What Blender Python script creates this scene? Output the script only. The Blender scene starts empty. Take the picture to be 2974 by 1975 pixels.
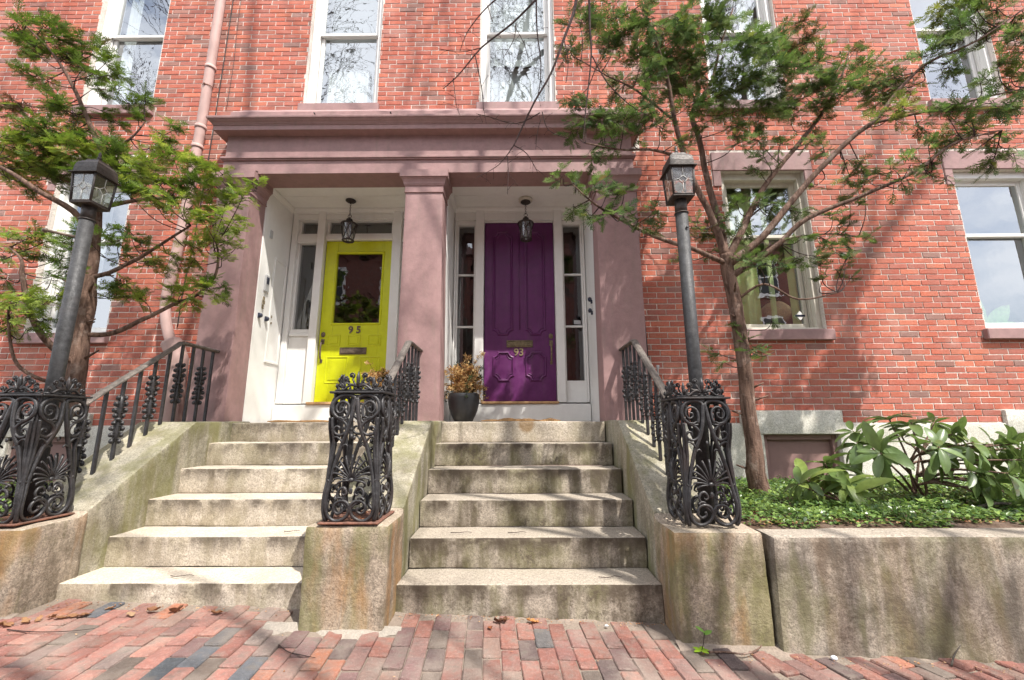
import bpy, bmesh, math, random
import numpy as np
from mathutils import Vector, Matrix, noise

R = math.radians
rng = random.Random(7)
nrg = np.random.default_rng(11)
scene = bpy.context.scene
C = scene.collection

# ------------------------------------------------------------------ camera
cam_data = bpy.data.cameras.new('camera')
cam_data.lens = 15.01
cam_data.sensor_width = 36.0
cam_data.clip_start = 0.05
cam_data.clip_end = 2000
cam = bpy.data.objects.new('camera', cam_data)
C.objects.link(cam)
pitch, yaw, roll = 0.1919, 0.00505, -0.00394
fw = Vector((-math.sin(yaw)*math.cos(pitch), math.cos(yaw)*math.cos(pitch), math.sin(pitch)))
rt = Vector((math.cos(yaw), math.sin(yaw), 0))
up = rt.cross(fw)
rt2 = math.cos(roll)*rt + math.sin(roll)*up
up2 = -math.sin(roll)*rt + math.cos(roll)*up
m = Matrix((rt2, up2, -fw)).transposed().to_4x4()
m.translation = Vector((0, -4.571, 1.149))
cam.matrix_world = m
scene.camera = cam

# ------------------------------------------------------------------ light
SUN = Vector((0.76, -1.0, 2.02)).normalized()      # towards the sun
world = bpy.data.worlds.new('World')
scene.world = world
world.use_nodes = True
wn = world.node_tree
bg = wn.nodes['Background']
sky = wn.nodes.new('ShaderNodeTexSky')
sky.sky_type = 'NISHITA'
sky.sun_disc = False
sky.sun_elevation = math.asin(SUN.z)
sky.sun_rotation = math.atan2(SUN.x, SUN.y)
sky.air_density = 1.0
sky.dust_density = 2.0
sky.ozone_density = 1.0
# broken bright cloud over the blue
tc = wn.nodes.new('ShaderNodeTexCoord')
cn = wn.nodes.new('ShaderNodeTexNoise'); cn.inputs['Scale'].default_value = 2.6; cn.inputs['Detail'].default_value = 7; cn.inputs['Roughness'].default_value = .58
mp_ = wn.nodes.new('ShaderNodeMapping'); mp_.inputs['Scale'].default_value = (1, 1, 2.2); mp_.inputs['Location'].default_value = (.4, 1.3, 0)
wn.links.new(tc.outputs['Generated'], mp_.inputs[0]); wn.links.new(mp_.outputs[0], cn.inputs['Vector'])
mr = wn.nodes.new('ShaderNodeMapRange'); mr.inputs[1].default_value = .31; mr.inputs[2].default_value = .50; mr.inputs[4].default_value = .92
wn.links.new(cn.outputs['Fac'], mr.inputs[0])
cm = wn.nodes.new('ShaderNodeMix'); cm.data_type = 'RGBA'
wn.links.new(mr.outputs[0], cm.inputs[0]); wn.links.new(sky.outputs[0], cm.inputs[6]); cm.inputs[7].default_value = (9.6, 9.9, 10.4, 1)
wn.links.new(cm.outputs[2], bg.inputs[0])
bg.inputs[1].default_value = 0.15
sun_data = bpy.data.lights.new('sun', 'SUN')
sun_data.energy = 4.6
sun_data.angle = R(0.53)
sun_data.color = (1.0, 0.95, 0.88)
sun = bpy.data.objects.new('sun', sun_data)
sun.rotation_euler = SUN.to_track_quat('Z', 'Y').to_euler()
sun.location = (6, -8, 20)
C.objects.link(sun)
scene.view_settings.view_transform = 'Standard'
scene.view_settings.look = 'None'
scene.view_settings.exposure = 0.88
scene.view_settings.gamma = 1.0
scene.view_settings.use_curve_mapping = False
scene.cycles.max_bounces = 8
scene.cycles.transparent_max_bounces = 12

# ------------------------------------------------------------------ material helpers
class NT:
    def __init__(s, name):
        s.mat = bpy.data.materials.new(name)
        s.mat.use_nodes = True
        s.t = s.mat.node_tree
        s.b = s.t.nodes['Principled BSDF']
        s.out = s.t.nodes['Material Output']
        s._pos = None
    def n(s, kind):
        return s.t.nodes.new(kind)
    def l(s, a, b):
        s.t.links.new(a, b)
    def pos(s):
        if s._pos is None:
            s._pos = s.n('ShaderNodeNewGeometry')
        return s._pos.outputs['Position']
    def normal(s):
        s.pos()
        return s._pos.outputs['Normal']
    def obj(s):
        return s.n('ShaderNodeTexCoord').outputs['Object']
    def put(s, sock, v):
        if hasattr(v, 'is_linked') or hasattr(v, 'links'):
            s.l(v, sock)
        elif isinstance(v, (tuple, list)) and len(v) == 3 and sock.type == 'RGBA':
            sock.default_value = (*v, 1)
        else:
            sock.default_value = v
    def vmul(s, v, sc):
        k = s.n('ShaderNodeVectorMath'); k.operation = 'MULTIPLY'
        s.put(k.inputs[0], v); k.inputs[1].default_value = sc
        return k.outputs[0]
    def noise(s, scale, detail=3, vec=None, rough=0.55, dist=0.0):
        k = s.n('ShaderNodeTexNoise')
        k.inputs['Scale'].default_value = scale
        k.inputs['Detail'].default_value = detail
        k.inputs['Roughness'].default_value = rough
        k.inputs['Distortion'].default_value = dist
        s.l(vec if vec is not None else s.pos(), k.inputs['Vector'])
        return k.outputs['Fac']
    def math(s, op, a, b=0.0, c=0.0, clamp=False):
        k = s.n('ShaderNodeMath'); k.operation = op; k.use_clamp = clamp
        s.put(k.inputs[0], a); s.put(k.inputs[1], b); s.put(k.inputs[2], c)
        return k.outputs[0]
    def rng(s, v, a, b, c=0.0, d=1.0):
        k = s.n('ShaderNodeMapRange'); k.clamp = True
        s.put(k.inputs[0], v)
        for i, x in enumerate((a, b, c, d)):
            s.put(k.inputs[1+i], x)
        return k.outputs[0]
    def mix(s, f, a, b, mode='MIX'):
        k = s.n('ShaderNodeMix'); k.data_type = 'RGBA'; k.blend_type = mode
        s.put(k.inputs[0], f); s.put(k.inputs[6], a); s.put(k.inputs[7], b)
        return k.outputs[2]
    def sep(s, v):
        k = s.n('ShaderNodeSeparateXYZ'); s.l(v, k.inputs[0]); return k.outputs
    def attr(s, name='tint'):
        k = s.n('ShaderNodeAttribute'); k.attribute_name = name; return k.outputs['Color']
    def objrand(s):
        return s.n('ShaderNodeObjectInfo').outputs['Random']
    def hsv(s, col, h=0.5, sat=1.0, v=1.0):
        k = s.n('ShaderNodeHueSaturation')
        s.put(k.inputs['Hue'], h); s.put(k.inputs['Saturation'], sat); s.put(k.inputs['Value'], v)
        s.put(k.inputs['Color'], col)
        return k.outputs[0]
    def bump(s, h, dist, strength=1.0, prev=None):
        k = s.n('ShaderNodeBump')
        k.inputs['Strength'].default_value = strength
        k.inputs['Distance'].default_value = dist
        s.l(h, k.inputs['Height'])
        if prev is not None: s.l(prev, k.inputs['Normal'])
        s.l(k.outputs[0], s.b.inputs['Normal'])
        return k.outputs[0]
    def done(s, col=None, rough=0.6, metal=0.0, spec=0.5):
        if col is not None: s.put(s.b.inputs['Base Color'], col)
        s.put(s.b.inputs['Roughness'], rough)
        s.b.inputs['Metallic'].default_value = metal
        s.b.inputs['Specular IOR Level'].default_value = spec
        return s.mat

def m_brick(name, amp=1.0):
    k = NT(name)
    n1 = k.noise(55, 4); n2 = k.noise(9, 3); n3 = k.noise(230, 2); n5 = k.noise(1.0, 5, vec=k.vmul(k.pos(), (3.5, 3.5, .7)), rough=.6)
    col = k.mix(k.rng(n1, .35, .7), k.attr(), k.hsv(k.attr(), .497, 1.08, .82))
    col = k.mix(k.rng(n3, .66, .74, 0, .55), col, (.10, .045, .035))
    col = k.mix(k.rng(k.noise(140, 2), .70, .78, 0, .5), col, (.62, .50, .42))
    col = k.mix(k.rng(n2, .45, .75, 0, .22), col, (.40, .30, .26))
    col = k.mix(k.rng(n5, .52, .68, 0, .40), col, (.27, .15, .12))
    col = k.mix(k.rng(k.noise(1.6, 5, rough=.65), .56, .70, 0, .30), col, (.62, .42, .36))
    k.bump(k.math('ADD', k.math('MULTIPLY', n1, .8), k.math('MULTIPLY', n3, .5)), .004*amp, .7)
    return k.done(col, .86, spec=.25)

def m_paver(name):
    k = NT(name)
    P = k.pos()
    n1 = k.noise(60, 4, rough=.7); n2 = k.noise(4.5, 5, rough=.65); n3 = k.noise(260, 2); n4 = k.noise(18, 4, rough=.7)
    a = k.attr()
    col = k.mix(k.rng(n4, .35, .68), a, k.hsv(a, .5, .85, .66))
    col = k.mix(k.rng(n1, .50, .72, 0, .55), col, k.hsv(a, .505, .75, 1.35))
    col = k.mix(k.rng(n2, .46, .62, 0, .42), col, (.33, .27, .225))           # dust
    col = k.mix(k.rng(k.noise(9, 5, rough=.7), .58, .70, 0, .45), col, (.11, .10, .08))   # grime
    col = k.mix(k.rng(n3, .66, .74, 0, .5), col, (.55, .50, .44))
    k.bump(k.math('ADD', n4, k.math('ADD', k.math('MULTIPLY', n1, .8), k.math('MULTIPLY', n3, .4))), .010, 1.0)
    return k.done(col, .88, spec=.25)

def m_mortar(name, base=(.60, .56, .50)):
    k = NT(name)
    n = k.noise(70, 4); n2 = k.noise(5, 3)
    col = k.mix(k.rng(n, .3, .7), tuple(c*.72 for c in base), base)
    col = k.mix(k.rng(n2, .45, .75, 0, .4), col, (.34, .26, .22))
    col = k.mix(k.rng(k.noise(160, 3, rough=.8), .5, .62, 0, .35), col, tuple(c*.5 for c in base))
    k.bump(k.math('ADD', n, k.noise(25, 4)), .008)
    return k.done(col, .95, spec=.15)

def m_granite(name, base, stain, st=.5, moss=.3, rust=.0, drip=0.0, speck=.5, bump=.004, top=.0, mott=.0, spot=None):
    """rough grey granite: speckle, run-off streaks, moss and rust patches; drip = grime band below an upper arris (object z)"""
    k = NT(name)
    P = k.pos()
    sp = k.noise(100, 3, rough=.8); sp2 = k.noise(46, 4, rough=.8); big = k.noise(2.2, 4, rough=.6); mid = k.noise(11, 4, rough=.65)
    dark = tuple(c*.55 for c in base); light = tuple(min(.85, c*1.28) for c in base)
    col = k.mix(k.rng(sp, .40, .56), dark, base)
    col = k.mix(k.rng(sp2, .52, .60, 0, speck), col, light)
    col = k.mix(k.rng(k.noise(75, 2, rough=.9, vec=k.vmul(P, (1, 1, 1.01))), .60, .66, 0, .45), col, tuple(c*.3 for c in base))
    col = k.mix(k.rng(mid, .42, .75, 0, .38), col, tuple(c*.74 for c in base))
    streak = k.noise(1.0, 5, vec=k.vmul(P, (11, 11, 1.6)), rough=.6)
    patch = k.noise(3.3, 5, rough=.62, dist=.6)
    up_ = k.rng(k.sep(k.normal())[2], .35, .8)
    side = k.math('SUBTRACT', 1.0, up_)
    side = k.math('MAXIMUM', side, top)
    f = k.math('MULTIPLY', k.rng(k.math('ADD', k.math('MULTIPLY', streak, .45), k.math('MULTIPLY', patch, .55)), .45, .565), side)
    col = k.mix(k.math('MULTIPLY', f, st), col, stain)
    if moss > 0:
        g = k.rng(k.math('ADD', k.math('MULTIPLY', k.noise(1.7, 4, vec=k.vmul(P, (1.6, 1.6, .8)), rough=.6), .7), k.math('MULTIPLY', streak, .3)), .46, .57)
        col = k.mix(k.math('MULTIPLY', k.math('MULTIPLY', g, moss), k.math('ADD', k.math('MULTIPLY', side, .85), .15)), col, (.165, .165, .055))
    if rust > 0:
        g = k.rng(k.noise(2.6, 4, vec=k.vmul(P, (1.8, 1.8, .55)), dist=.4), .46, .63)
        col = k.mix(k.math('MULTIPLY', k.math('MULTIPLY', g, rust), side), col, (.32, .165, .06))
    if mott > 0:
        g = k.rng(k.noise(34, 6, rough=.75), .50, .56)
        g = k.math('MULTIPLY', g, k.rng(k.noise(3.1, 4, rough=.7, dist=.5), .42, .62))
        col = k.mix(k.math('MULTIPLY', k.math('MULTIPLY', g, side), mott), col, (.095, .075, .055))
    if spot is not None:
        d = k.n('ShaderNodeVectorMath'); d.operation = 'DISTANCE'; k.l(k.pos(), d.inputs[0]); d.inputs[1].default_value = spot
        g = k.rng(k.math('ADD', d.outputs['Value'], k.math('MULTIPLY', k.noise(30, 3), .03)), .105, .075)
        col = k.mix(k.math('MULTIPLY', g, .75), col, (.22, .13, .05))
    if drip > 0:
        z = k.sep(k.obj())[2]
        edge = k.math('ADD', k.math('MULTIPLY', k.noise(1.0, 5, vec=k.vmul(P, (14, 14, 4)), rough=.7), .16), k.math('MULTIPLY', k.noise(30, 3), .05))
        g = k.rng(k.math('SUBTRACT', z, edge), -.215, -.115)
        g = k.math('MULTIPLY', k.math('MULTIPLY', g, side), k.rng(k.noise(5.0, 4, rough=.6), .42, .54))
        col = k.mix(k.math('MULTIPLY', g, drip), col, (.075, .058, .042))
    h = k.math('ADD', k.math('MULTIPLY', sp2, .55), k.math('ADD', k.math('MULTIPLY', sp, .5), k.math('MULTIPLY', mid, 2.2)))
    k.bump(h, bump, .9)
    return k.done(col, k.rng(sp, .3, .7, .75, .95), spec=.3)

def m_paint(name, base, rough=.5, var=.12, bump=.0015, scale=18, spec=.4, grime=0.0):
    k = NT(name)
    n = k.noise(scale, 5, rough=.6); n2 = k.noise(2.1, 4)
    col = k.mix(k.rng(n, .3, .7), tuple(c*(1-var) for c in base), tuple(min(.9, c*(1+var*.6)) for c in base))
    col = k.mix(k.rng(n2, .4, .7, 0, .25), col, tuple(c*(1-1.6*var) for c in base))
    if grime > 0:
        g = k.rng(k.noise(1.0, 5, vec=k.vmul(k.pos(), (16, 16, 2.2)), rough=.65), .52, .75)
        col = k.mix(k.math('MULTIPLY', g, grime), col, (.20, .17, .13))
    k.bump(k.math('ADD', n, k.math('MULTIPLY', k.noise(130, 3), .5)), bump)
    return k.done(col, k.rng(n, .3, .7, rough-.08, rough+.12), spec=spec)

def m_iron(name, base=(.022, .021, .022), rough=.42, rust=.18):
    k = NT(name)
    n = k.noise(28, 5, rough=.7); n2 = k.noise(120, 3); n3 = k.noise(6, 4)
    col = k.mix(k.rng(n, .4, .75), base, tuple(c*2.6 for c in base))
    col = k.mix(k.rng(n3, .55, .75, 0, rust), col, (.13, .07, .045))
    upf = k.rng(k.sep(k.normal())[2], .2, .95, 0, .22)
    col = k.mix(upf, col, (.10, .095, .09))
    k.bump(k.math('ADD', n, k.math('MULTIPLY', n2, .6)), .0025)
    return k.done(col, k.rng(n2, .3, .7, rough-.1, rough+.2), metal=.25, spec=.5)

def m_bark(name, a=(.22, .14, .105), b=(.075, .045, .034), c=(.40, .32, .27)):
    k = NT(name)
    v = k.vmul(k.pos(), (38, 38, 5))
    n = k.noise(1.0, 5, vec=v, rough=.65, dist=.4); n2 = k.noise(14, 4)
    col = k.mix(k.rng(n, .35, .62), b, a)
    col = k.mix(k.rng(n2, .55, .75, 0, .6), col, c)
    k.bump(k.math('ADD', n, k.math('MULTIPLY', k.noise(90, 3), .3)), .022)
    return k.done(col, .9, spec=.2)

def m_leaf(name, trans=.35, rough=.45, gloss=.4, var=.25):
    k = NT(name)
    n = k.noise(25, 3)
    col = k.mix(k.rng(n, .3, .7), k.hsv(k.attr(), .5, 1.0, 1-var), k.hsv(k.attr(), .5, 1.0, 1+var*.6))
    k.put(k.b.inputs['Base Color'], col)
    k.b.inputs['Roughness'].default_value = rough
    k.b.inputs['Specular IOR Level'].default_value = gloss
    tr = k.n('ShaderNodeBsdfTranslucent'); k.l(k.hsv(col, .49, 1.1, 1.5), tr.inputs[0])
    mx = k.n('ShaderNodeMixShader'); mx.inputs[0].default_value = trans
    k.l(k.b.outputs[0], mx.inputs[1]); k.l(tr.outputs[0], mx.inputs[2]); k.l(mx.outputs[0], k.out.inputs[0])
    return k.mat

def m_glass(name, f0=.2, tint=(.80, .86, .84), rough=.0, wav=.0006):
    """a pane: see-through, with a Schlick reflection (same from both sides) slightly waved like old glass"""
    k = NT(name)
    k.t.nodes.remove(k.b)
    tr = k.n('ShaderNodeBsdfTransparent'); tr.inputs[0].default_value = (*tint, 1)
    gl = k.n('ShaderNodeBsdfGlossy'); gl.inputs['Roughness'].default_value = rough
    gl.inputs[0].default_value = (.95, .97, 1, 1)
    g = k.n('ShaderNodeNewGeometry'); k._pos = g
    dt = k.n('ShaderNodeVectorMath'); dt.operation = 'DOT_PRODUCT'
    k.l(g.outputs['Incoming'], dt.inputs[0]); k.l(g.outputs['Normal'], dt.inputs[1])
    c = k.math('ABSOLUTE', dt.outputs['Value'])
    f = k.math('ADD', k.math('MULTIPLY', k.math('POWER', k.math('SUBTRACT', 1.0, c, clamp=True), 5.0), 1-f0), f0, clamp=True)
    bp = k.n('ShaderNodeBump'); bp.inputs['Distance'].default_value = wav
    k.l(k.noise(6, 2), bp.inputs['Height']); k.l(bp.outputs[0], gl.inputs['Normal'])
    mx = k.n('ShaderNodeMixShader')
    k.l(f, mx.inputs[0]); k.l(tr.outputs[0], mx.inputs[1]); k.l(gl.outputs[0], mx.inputs[2])
    k.l(mx.outputs[0], k.out.inputs[0])
    return k.mat

MT = {}
MT['brick'] = m_brick('red_brick')
MT['paver'] = m_paver('paving_brick_clay')
MT['mortar'] = m_mortar('lime_mortar', (.80, .73, .66))
MT['sand'] = m_mortar('jointing_sand', (.25, .205, .165))
MT['cement'] = m_mortar('cement_skirt', (.33, .295, .25))
MT['granite_warm'] = m_granite('warm_granite', (.56, .49, .40), (.27, .225, .15), .55, .22, 0, .8, .5, .004, 0, .35)
MT['granite_spot'] = m_granite('warm_granite_rust_spot', (.56, .49, .40), (.27, .225, .15), .45, .15, 0, .2, .6, .004, 0, .3, (.115, -.324, 1.135))
MT['granite_cool'] = m_granite('mossy_granite', (.375, .325, .265), (.085, .066, .045), .85, .32, 0, 1.0, .6, .004, 0, .9)
MT['granite_cheek'] = m_granite('cheek_granite', (.37, .34, .265), (.15, .13, .08), .65, .62, .05, 0, .6, .004, .65, .3)
MT['granite_pier'] = m_granite('stained_granite', (.37, .305, .235), (.10, .078, .05), .7, .55, .60, 0, .7, .005, 0, .4)
MT['granite_wall'] = m_granite('wall_granite', (.33, .285, .235), (.09, .075, .06), .85, .35, .12, 0, .8, .005, 0, .6)
MT['granite_base'] = m_granite('foundation_granite', (.72, .69, .62), (.35, .32, .24), .25, .10, 0, 0, .5, .004)
MT['brownstone'] = m_paint('mauve_masonry_paint', (.325, .200, .192), .62, .16, .003, 14, .3, .35)
MT['brownstone_d'] = m_paint('mauve_board_paint', (.27, .165, .15), .6, .10, .001, 14, .3)
MT['white'] = m_paint('white_gloss_paint', (.78, .77, .74), .38, .04, .0008, 12, .5, .06)
MT['cream'] = m_paint('weathered_cream_paint', (.62, .58, .49), .5, .08, .001, 12, .4, .25)
MT['yellow'] = m_paint('acid_yellow_paint', (.60, .64, .006), .40, .08, .0010, 14, .5, .10)
MT['purple'] = m_paint('deep_purple_paint', (.118, .017, .110), .42, .22, .0012, 14, .5, .10)
MT['iron'] = m_iron('black_cast_iron')
MT['iron_rail'] = m_iron('worn_rail_iron', (.085, .072, .062), .6, .35)
MT['iron_rust'] = m_iron('rusted_base_iron', (.13, .055, .035), .75, .9)
MT['pole'] = m_iron('painted_pole_steel', (.026, .026, .027), .55, .10)
MT['bronze'] = m_iron('aged_bronze', (.10, .075, .055), .42, .2)
MT['brass'] = m_iron('tarnished_brass', (.13, .10, .055), .55, .2)
MT['lamp_dark'] = m_iron('lantern_metal', (.030, .024, .021), .5, .25)
MT['wood'] = m_paint('bare_oak', (.50, .30, .15), .6, .25, .001, 30)
MT['glass'] = m_glass('window_glass', .30, (.80, .85, .84), 0, .0006)
MT['glass_dark'] = m_glass('door_glass', .13, (.50, .50, .49), 0, .0010)
MT['lamp_glass'] = m_glass('seeded_lamp_glass', .18, (.76, .76, .69), .32, .006)
MT['lead'] = m_paint('lead_came', (.62, .62, .58), .35)
MT['curtain'] = m_paint('sheer_curtain', (.52, .53, .53), .9, .1, .003, 6)
MT['curtain_green'] = m_paint('pale_green_curtain', (.58, .66, .30), .9, .2, .003, 6)
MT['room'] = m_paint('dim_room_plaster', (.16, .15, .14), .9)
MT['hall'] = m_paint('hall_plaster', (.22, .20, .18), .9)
MT['basket'] = m_paint('woven_paper', (.55, .42, .24), .8, .3, .003, 60)
MT['pot'] = m_paint('black_glazed_pot', (.025, .026, .028), .45, .5, .002, 8, .5)
MT['coir'] = m_paint('coir_fibre', (.34, .20, .09), .95, .3, .004, 160)
MT['bark'] = m_bark('cypress_bark')
MT['bark_grey'] = m_bark('street_tree_bark', (.14, .12, .10), (.06, .05, .04), (.25, .23, .2))
MT['twig'] = m_bark('twig_bark', (.07, .045, .04), (.03, .02, .02), (.12, .09, .08))
MT['spray'] = m_leaf('cypress_foliage', .38, .6, .25, .3)
MT['leaf_big'] = m_leaf('rhododendron_leaf', .25, .34, .5, .18)
MT['leaf_small'] = m_leaf('ground_cover_leaf', .25, .3, .5, .25)
MT['leaf_dead'] = m_leaf('dead_leaf', .2, .8, .2, .3)
MT['soil'] = m_mortar('planting_soil', (.10, .065, .045))
MT['asphalt'] = m_mortar('road_asphalt', (.06, .06, .062))
MT['kerb'] = m_granite('kerb_granite', (.40, .39, .37), (.2, .2, .18), .3, .1)
MT['cable'] = m_paint('black_cable', (.02, .02, .02), .6)
MT['pipe_grey'] = m_paint('grey_conduit', (.42, .43, .43), .5)
MT['pipe_paint'] = m_paint('pink_pipe_paint', (.46, .31, .28), .6, .12, .001, 10, .3, .12)
MT['pebble'] = m_paint('pale_pebble', (.55, .55, .57), .5)
MT['beige'] = m_paint('intercom_metal', (.42, .42, .42), .4)
MT['navy'] = m_paint('dark_plastic', (.02, .025, .045), .35)

# ------------------------------------------------------------------ object helpers
def tag(o, label=None, cat=None, group=None, kind=None):
    if label: o['label'] = label
    if cat: o['category'] = cat
    if group: o['group'] = group
    if kind: o['kind'] = kind
    return o

def empty(name, loc=(0, 0, 0), rz=0.0):
    o = bpy.data.objects.new(name, None)
    o.empty_display_size = .1
    o.location = loc
    o.rotation_euler = (0, 0, rz)
    C.objects.link(o)
    return o

def link(name, me, mat, parent=None, loc=None, kind=None):
    o = bpy.data.objects.new(name, me)
    if mat is not None and not me.materials:
        me.materials.append(mat)
    C.objects.link(o)
    if parent is not None: o.parent = parent
    if loc is not None: o.location = loc
    if kind: o['kind'] = kind
    return o

def copy_tree(o, parent=None):
    c = o.copy()
    C.objects.link(c)
    if parent is not None: c.parent = parent
    for ch in list(o.children):
        copy_tree(ch, c)
    return c

class MB:
    """collects shapes and links them as ONE mesh object"""
    def __init__(s):
        s.v = []; s.f = []; s.t = []; s.sm = []
    def add(s, vs, fs, tint=None, smooth=False):
        b = len(s.v)
        s.v += [tuple(v) for v in vs]
        s.f += [tuple(i+b for i in f) for f in fs]
        s.t += [tint]*len(fs)
        s.sm += [smooth]*len(fs)
        return s
    def box(s, x0, x1, y0, y1, z0, z1, tint=None):
        vs = [(x0, y0, z0), (x1, y0, z0), (x1, y1, z0), (x0, y1, z0), (x0, y0, z1), (x1, y0, z1), (x1, y1, z1), (x0, y1, z1)]
        return s.add(vs, [(0, 1, 5, 4), (1, 2, 6, 5), (2, 3, 7, 6), (3, 0, 4, 7), (4, 5, 6, 7), (3, 2, 1, 0)], tint)
    def bbox(s, x0, x1, y0, y1, z0, z1, c=.004, tint=None):
        """box with all edges chamfered by c"""
        c = min(c, (x1-x0)*.3, (y1-y0)*.3, (z1-z0)*.3)
        X = (x0, x0+c, x1-c, x1); Y = (y0, y0+c, y1-c, y1); Z = (z0, z0+c, z1-c, z1)
        idx = {}; vs = []
        def V(i, j, k):
            # corners at (inner, inner, outer) combinations
            key = (i, j, k)
            if key not in idx:
                idx[key] = len(vs); vs.append((X[i], Y[j], Z[k]))
            return idx[key]
        fs = []
        fs.append((V(1, 1, 0), V(1, 2, 0), V(2, 2, 0), V(2, 1, 0)))
        fs.append((V(1, 1, 3), V(2, 1, 3), V(2, 2, 3), V(1, 2, 3)))
        fs.append((V(1, 0, 1), V(2, 0, 1), V(2, 0, 2), V(1, 0, 2)))
        fs.append((V(1, 3, 1), V(1, 3, 2), V(2, 3, 2), V(2, 3, 1)))
        fs.append((V(0, 1, 1), V(0, 1, 2), V(0, 2, 2), V(0, 2, 1)))
        fs.append((V(3, 1, 1), V(3, 2, 1), V(3, 2, 2), V(3, 1, 2)))
        for j, jj in ((0, 1), (3, 2)):
            for k, kk in ((0, 1), (3, 2)):
                q = (V(1, jj, k), V(2, jj, k), V(2, j, kk), V(1, j, kk))
                fs.append(q if (j == 0) != (k == 0) else q[::-1])
        for i, ii in ((0, 1), (3, 2)):
            for k, kk in ((0, 1), (3, 2)):
                q = (V(ii, 1, k), V(i, 1, kk), V(i, 2, kk), V(ii, 2, k))
                fs.append(q if (i == 0) != (k == 0) else q[::-1])
            for j, jj in ((0, 1), (3, 2)):
                q = (V(ii, j, 1), V(ii, j, 2), V(i, jj, 2), V(i, jj, 1))
                fs.append(q if (i == 0) != (j == 0) else q[::-1])
        for i, ii in ((0, 1), (3, 2)):
            for j, jj in ((0, 1), (3, 2)):
                for k, kk in ((0, 1), (3, 2)):
                    q = (V(ii, jj, k), V(ii, j, kk), V(i, jj, kk))
                    par = (i == 0) ^ (j == 0) ^ (k == 0)
                    fs.append(q[::-1] if par else q)
        return s.add(vs, fs, tint)
    def tube(s, pts, r, n=8, cap=True, tint=None, smooth=True, up_=None):
        """round tube through pts; r number or list"""
        P = [Vector(p) for p in pts]
        N = len(P)
        if not hasattr(r, '__len__'): r = [r]*N
        T = []
        for i in range(N):
            a = P[max(0, i-1)]; b = P[min(N-1, i+1)]
            d = b-a
            T.append(d.normalized() if d.length > 1e-9 else Vector((0, 0, 1)))
        ref = Vector(up_) if up_ else (Vector((1, 0, 0)) if abs(T[0].x) < .8 else Vector((0, 1, 0)))
        vs = []
        nrm = (ref - T[0]*ref.dot(T[0])).normalized()
        for i in range(N):
            nrm = nrm - T[i]*nrm.dot(T[i])
            if nrm.length < 1e-6: nrm = Vector((0, 0, 1)) - T[i]*T[i].z
            nrm.normalize()
            bn = T[i].cross(nrm)
            for k in range(n):
                a = 2*math.pi*k/n + (math.pi/4 if n == 4 else 0)
                vs.append(P[i] + nrm*(r[i]*math.cos(a)) + bn*(r[i]*math.sin(a)))
        fs = []
        for i in range(N-1):
            for k in range(n):
                k2 = (k+1) % n
                fs.append((i*n+k, i*n+k2, (i+1)*n+k2, (i+1)*n+k))
        if cap:
            fs.append(tuple(range(n))[::-1]); fs.append(tuple((N-1)*n+k for k in range(n)))
        return s.add(vs, fs, tint, smooth)
    def lathe(s, prof, n=16, c=(0, 0, 0), tint=None, smooth=True):
        vs = []
        for rr, z in prof:
            for k in range(n):
                a = 2*math.pi*k/n
                vs.append((c[0]+rr*math.cos(a), c[1]+rr*math.sin(a), c[2]+z))
        fs = []
        for i in range(len(prof)-1):
            for k in range(n):
                k2 = (k+1) % n
                fs.append((i*n+k, i*n+k2, (i+1)*n+k2, (i+1)*n+k))
        return s.add(vs, fs, tint, smooth)
    def ball(s, c, r, n=8, m=5, sc=(1, 1, 1), tint=None):
        vs = [(c[0], c[1], c[2]-r*sc[2])]
        for i in range(1, m):
            th = math.pi*i/m
            for k in range(n):
                a = 2*math.pi*k/n
                vs.append((c[0]+r*sc[0]*math.sin(th)*math.cos(a), c[1]+r*sc[1]*math.sin(th)*math.sin(a), c[2]-r*sc[2]*math.cos(th)))
        vs.append((c[0], c[1], c[2]+r*sc[2]))
        fs = []
        for k in range(n):
            fs.append((0, 1+(k+1) % n, 1+k))
        for i in range(m-2):
            for k in range(n):
                k2 = (k+1) % n
                fs.append((1+i*n+k, 1+i*n+k2, 1+(i+1)*n+k2, 1+(i+1)*n+k))
        b = 1+(m-2)*n; e = len(vs)-1
        for k in range(n):
            fs.append((b+k, b+(k+1) % n, e))
        return s.add(vs, fs, tint, True)
    def prism_yz(s, prof, x0, x1, tint=None):
        """closed profile of (y, z) points, counter-clockwise seen from +x, swept along x"""
        n = len(prof)
        vs = [(x0, y, z) for y, z in prof] + [(x1, y, z) for y, z in prof]
        fs = [tuple(range(n))[::-1], tuple(n+i for i in range(n))]
        for i in range(n):
            j = (i+1) % n
            fs.append((i, j, n+j, n+i))
        return s.add(vs, fs, tint)
    def xf(s, M, start=0):
        for i in range(start, len(s.v)):
            s.v[i] = tuple(M @ Vector(s.v[i]))
        return s
    def mesh(s, name, mat=None, fix=True):
        me = bpy.data.meshes.new(name)
        me.from_pydata(s.v, [], s.f)
        if any(s.sm):
            me.polygons.foreach_set('use_smooth', s.sm)
        if any(t is not None for t in s.t):
            at = me.color_attributes.new('tint', 'FLOAT_COLOR', 'CORNER')
            buf = np.ones((len(me.loops), 4), dtype=np.float32)
            i = 0
            for f, t in zip(s.f, s.t):
                if t is not None: buf[i:i+len(f), :3] = t
                i += len(f)
            at.data.foreach_set('color', buf.ravel())
        if fix:
            bm = bmesh.new(); bm.from_mesh(me)
            bmesh.ops.recalc_face_normals(bm, faces=bm.faces)
            bm.to_mesh(me); bm.free()
        if mat is not None: me.materials.append(mat)
        return me
    def build(s, name, mat, parent=None, loc=None, kind=None, fix=True):
        return link(name, s.mesh(name, mat, fix), None, parent, loc, kind)

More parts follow.
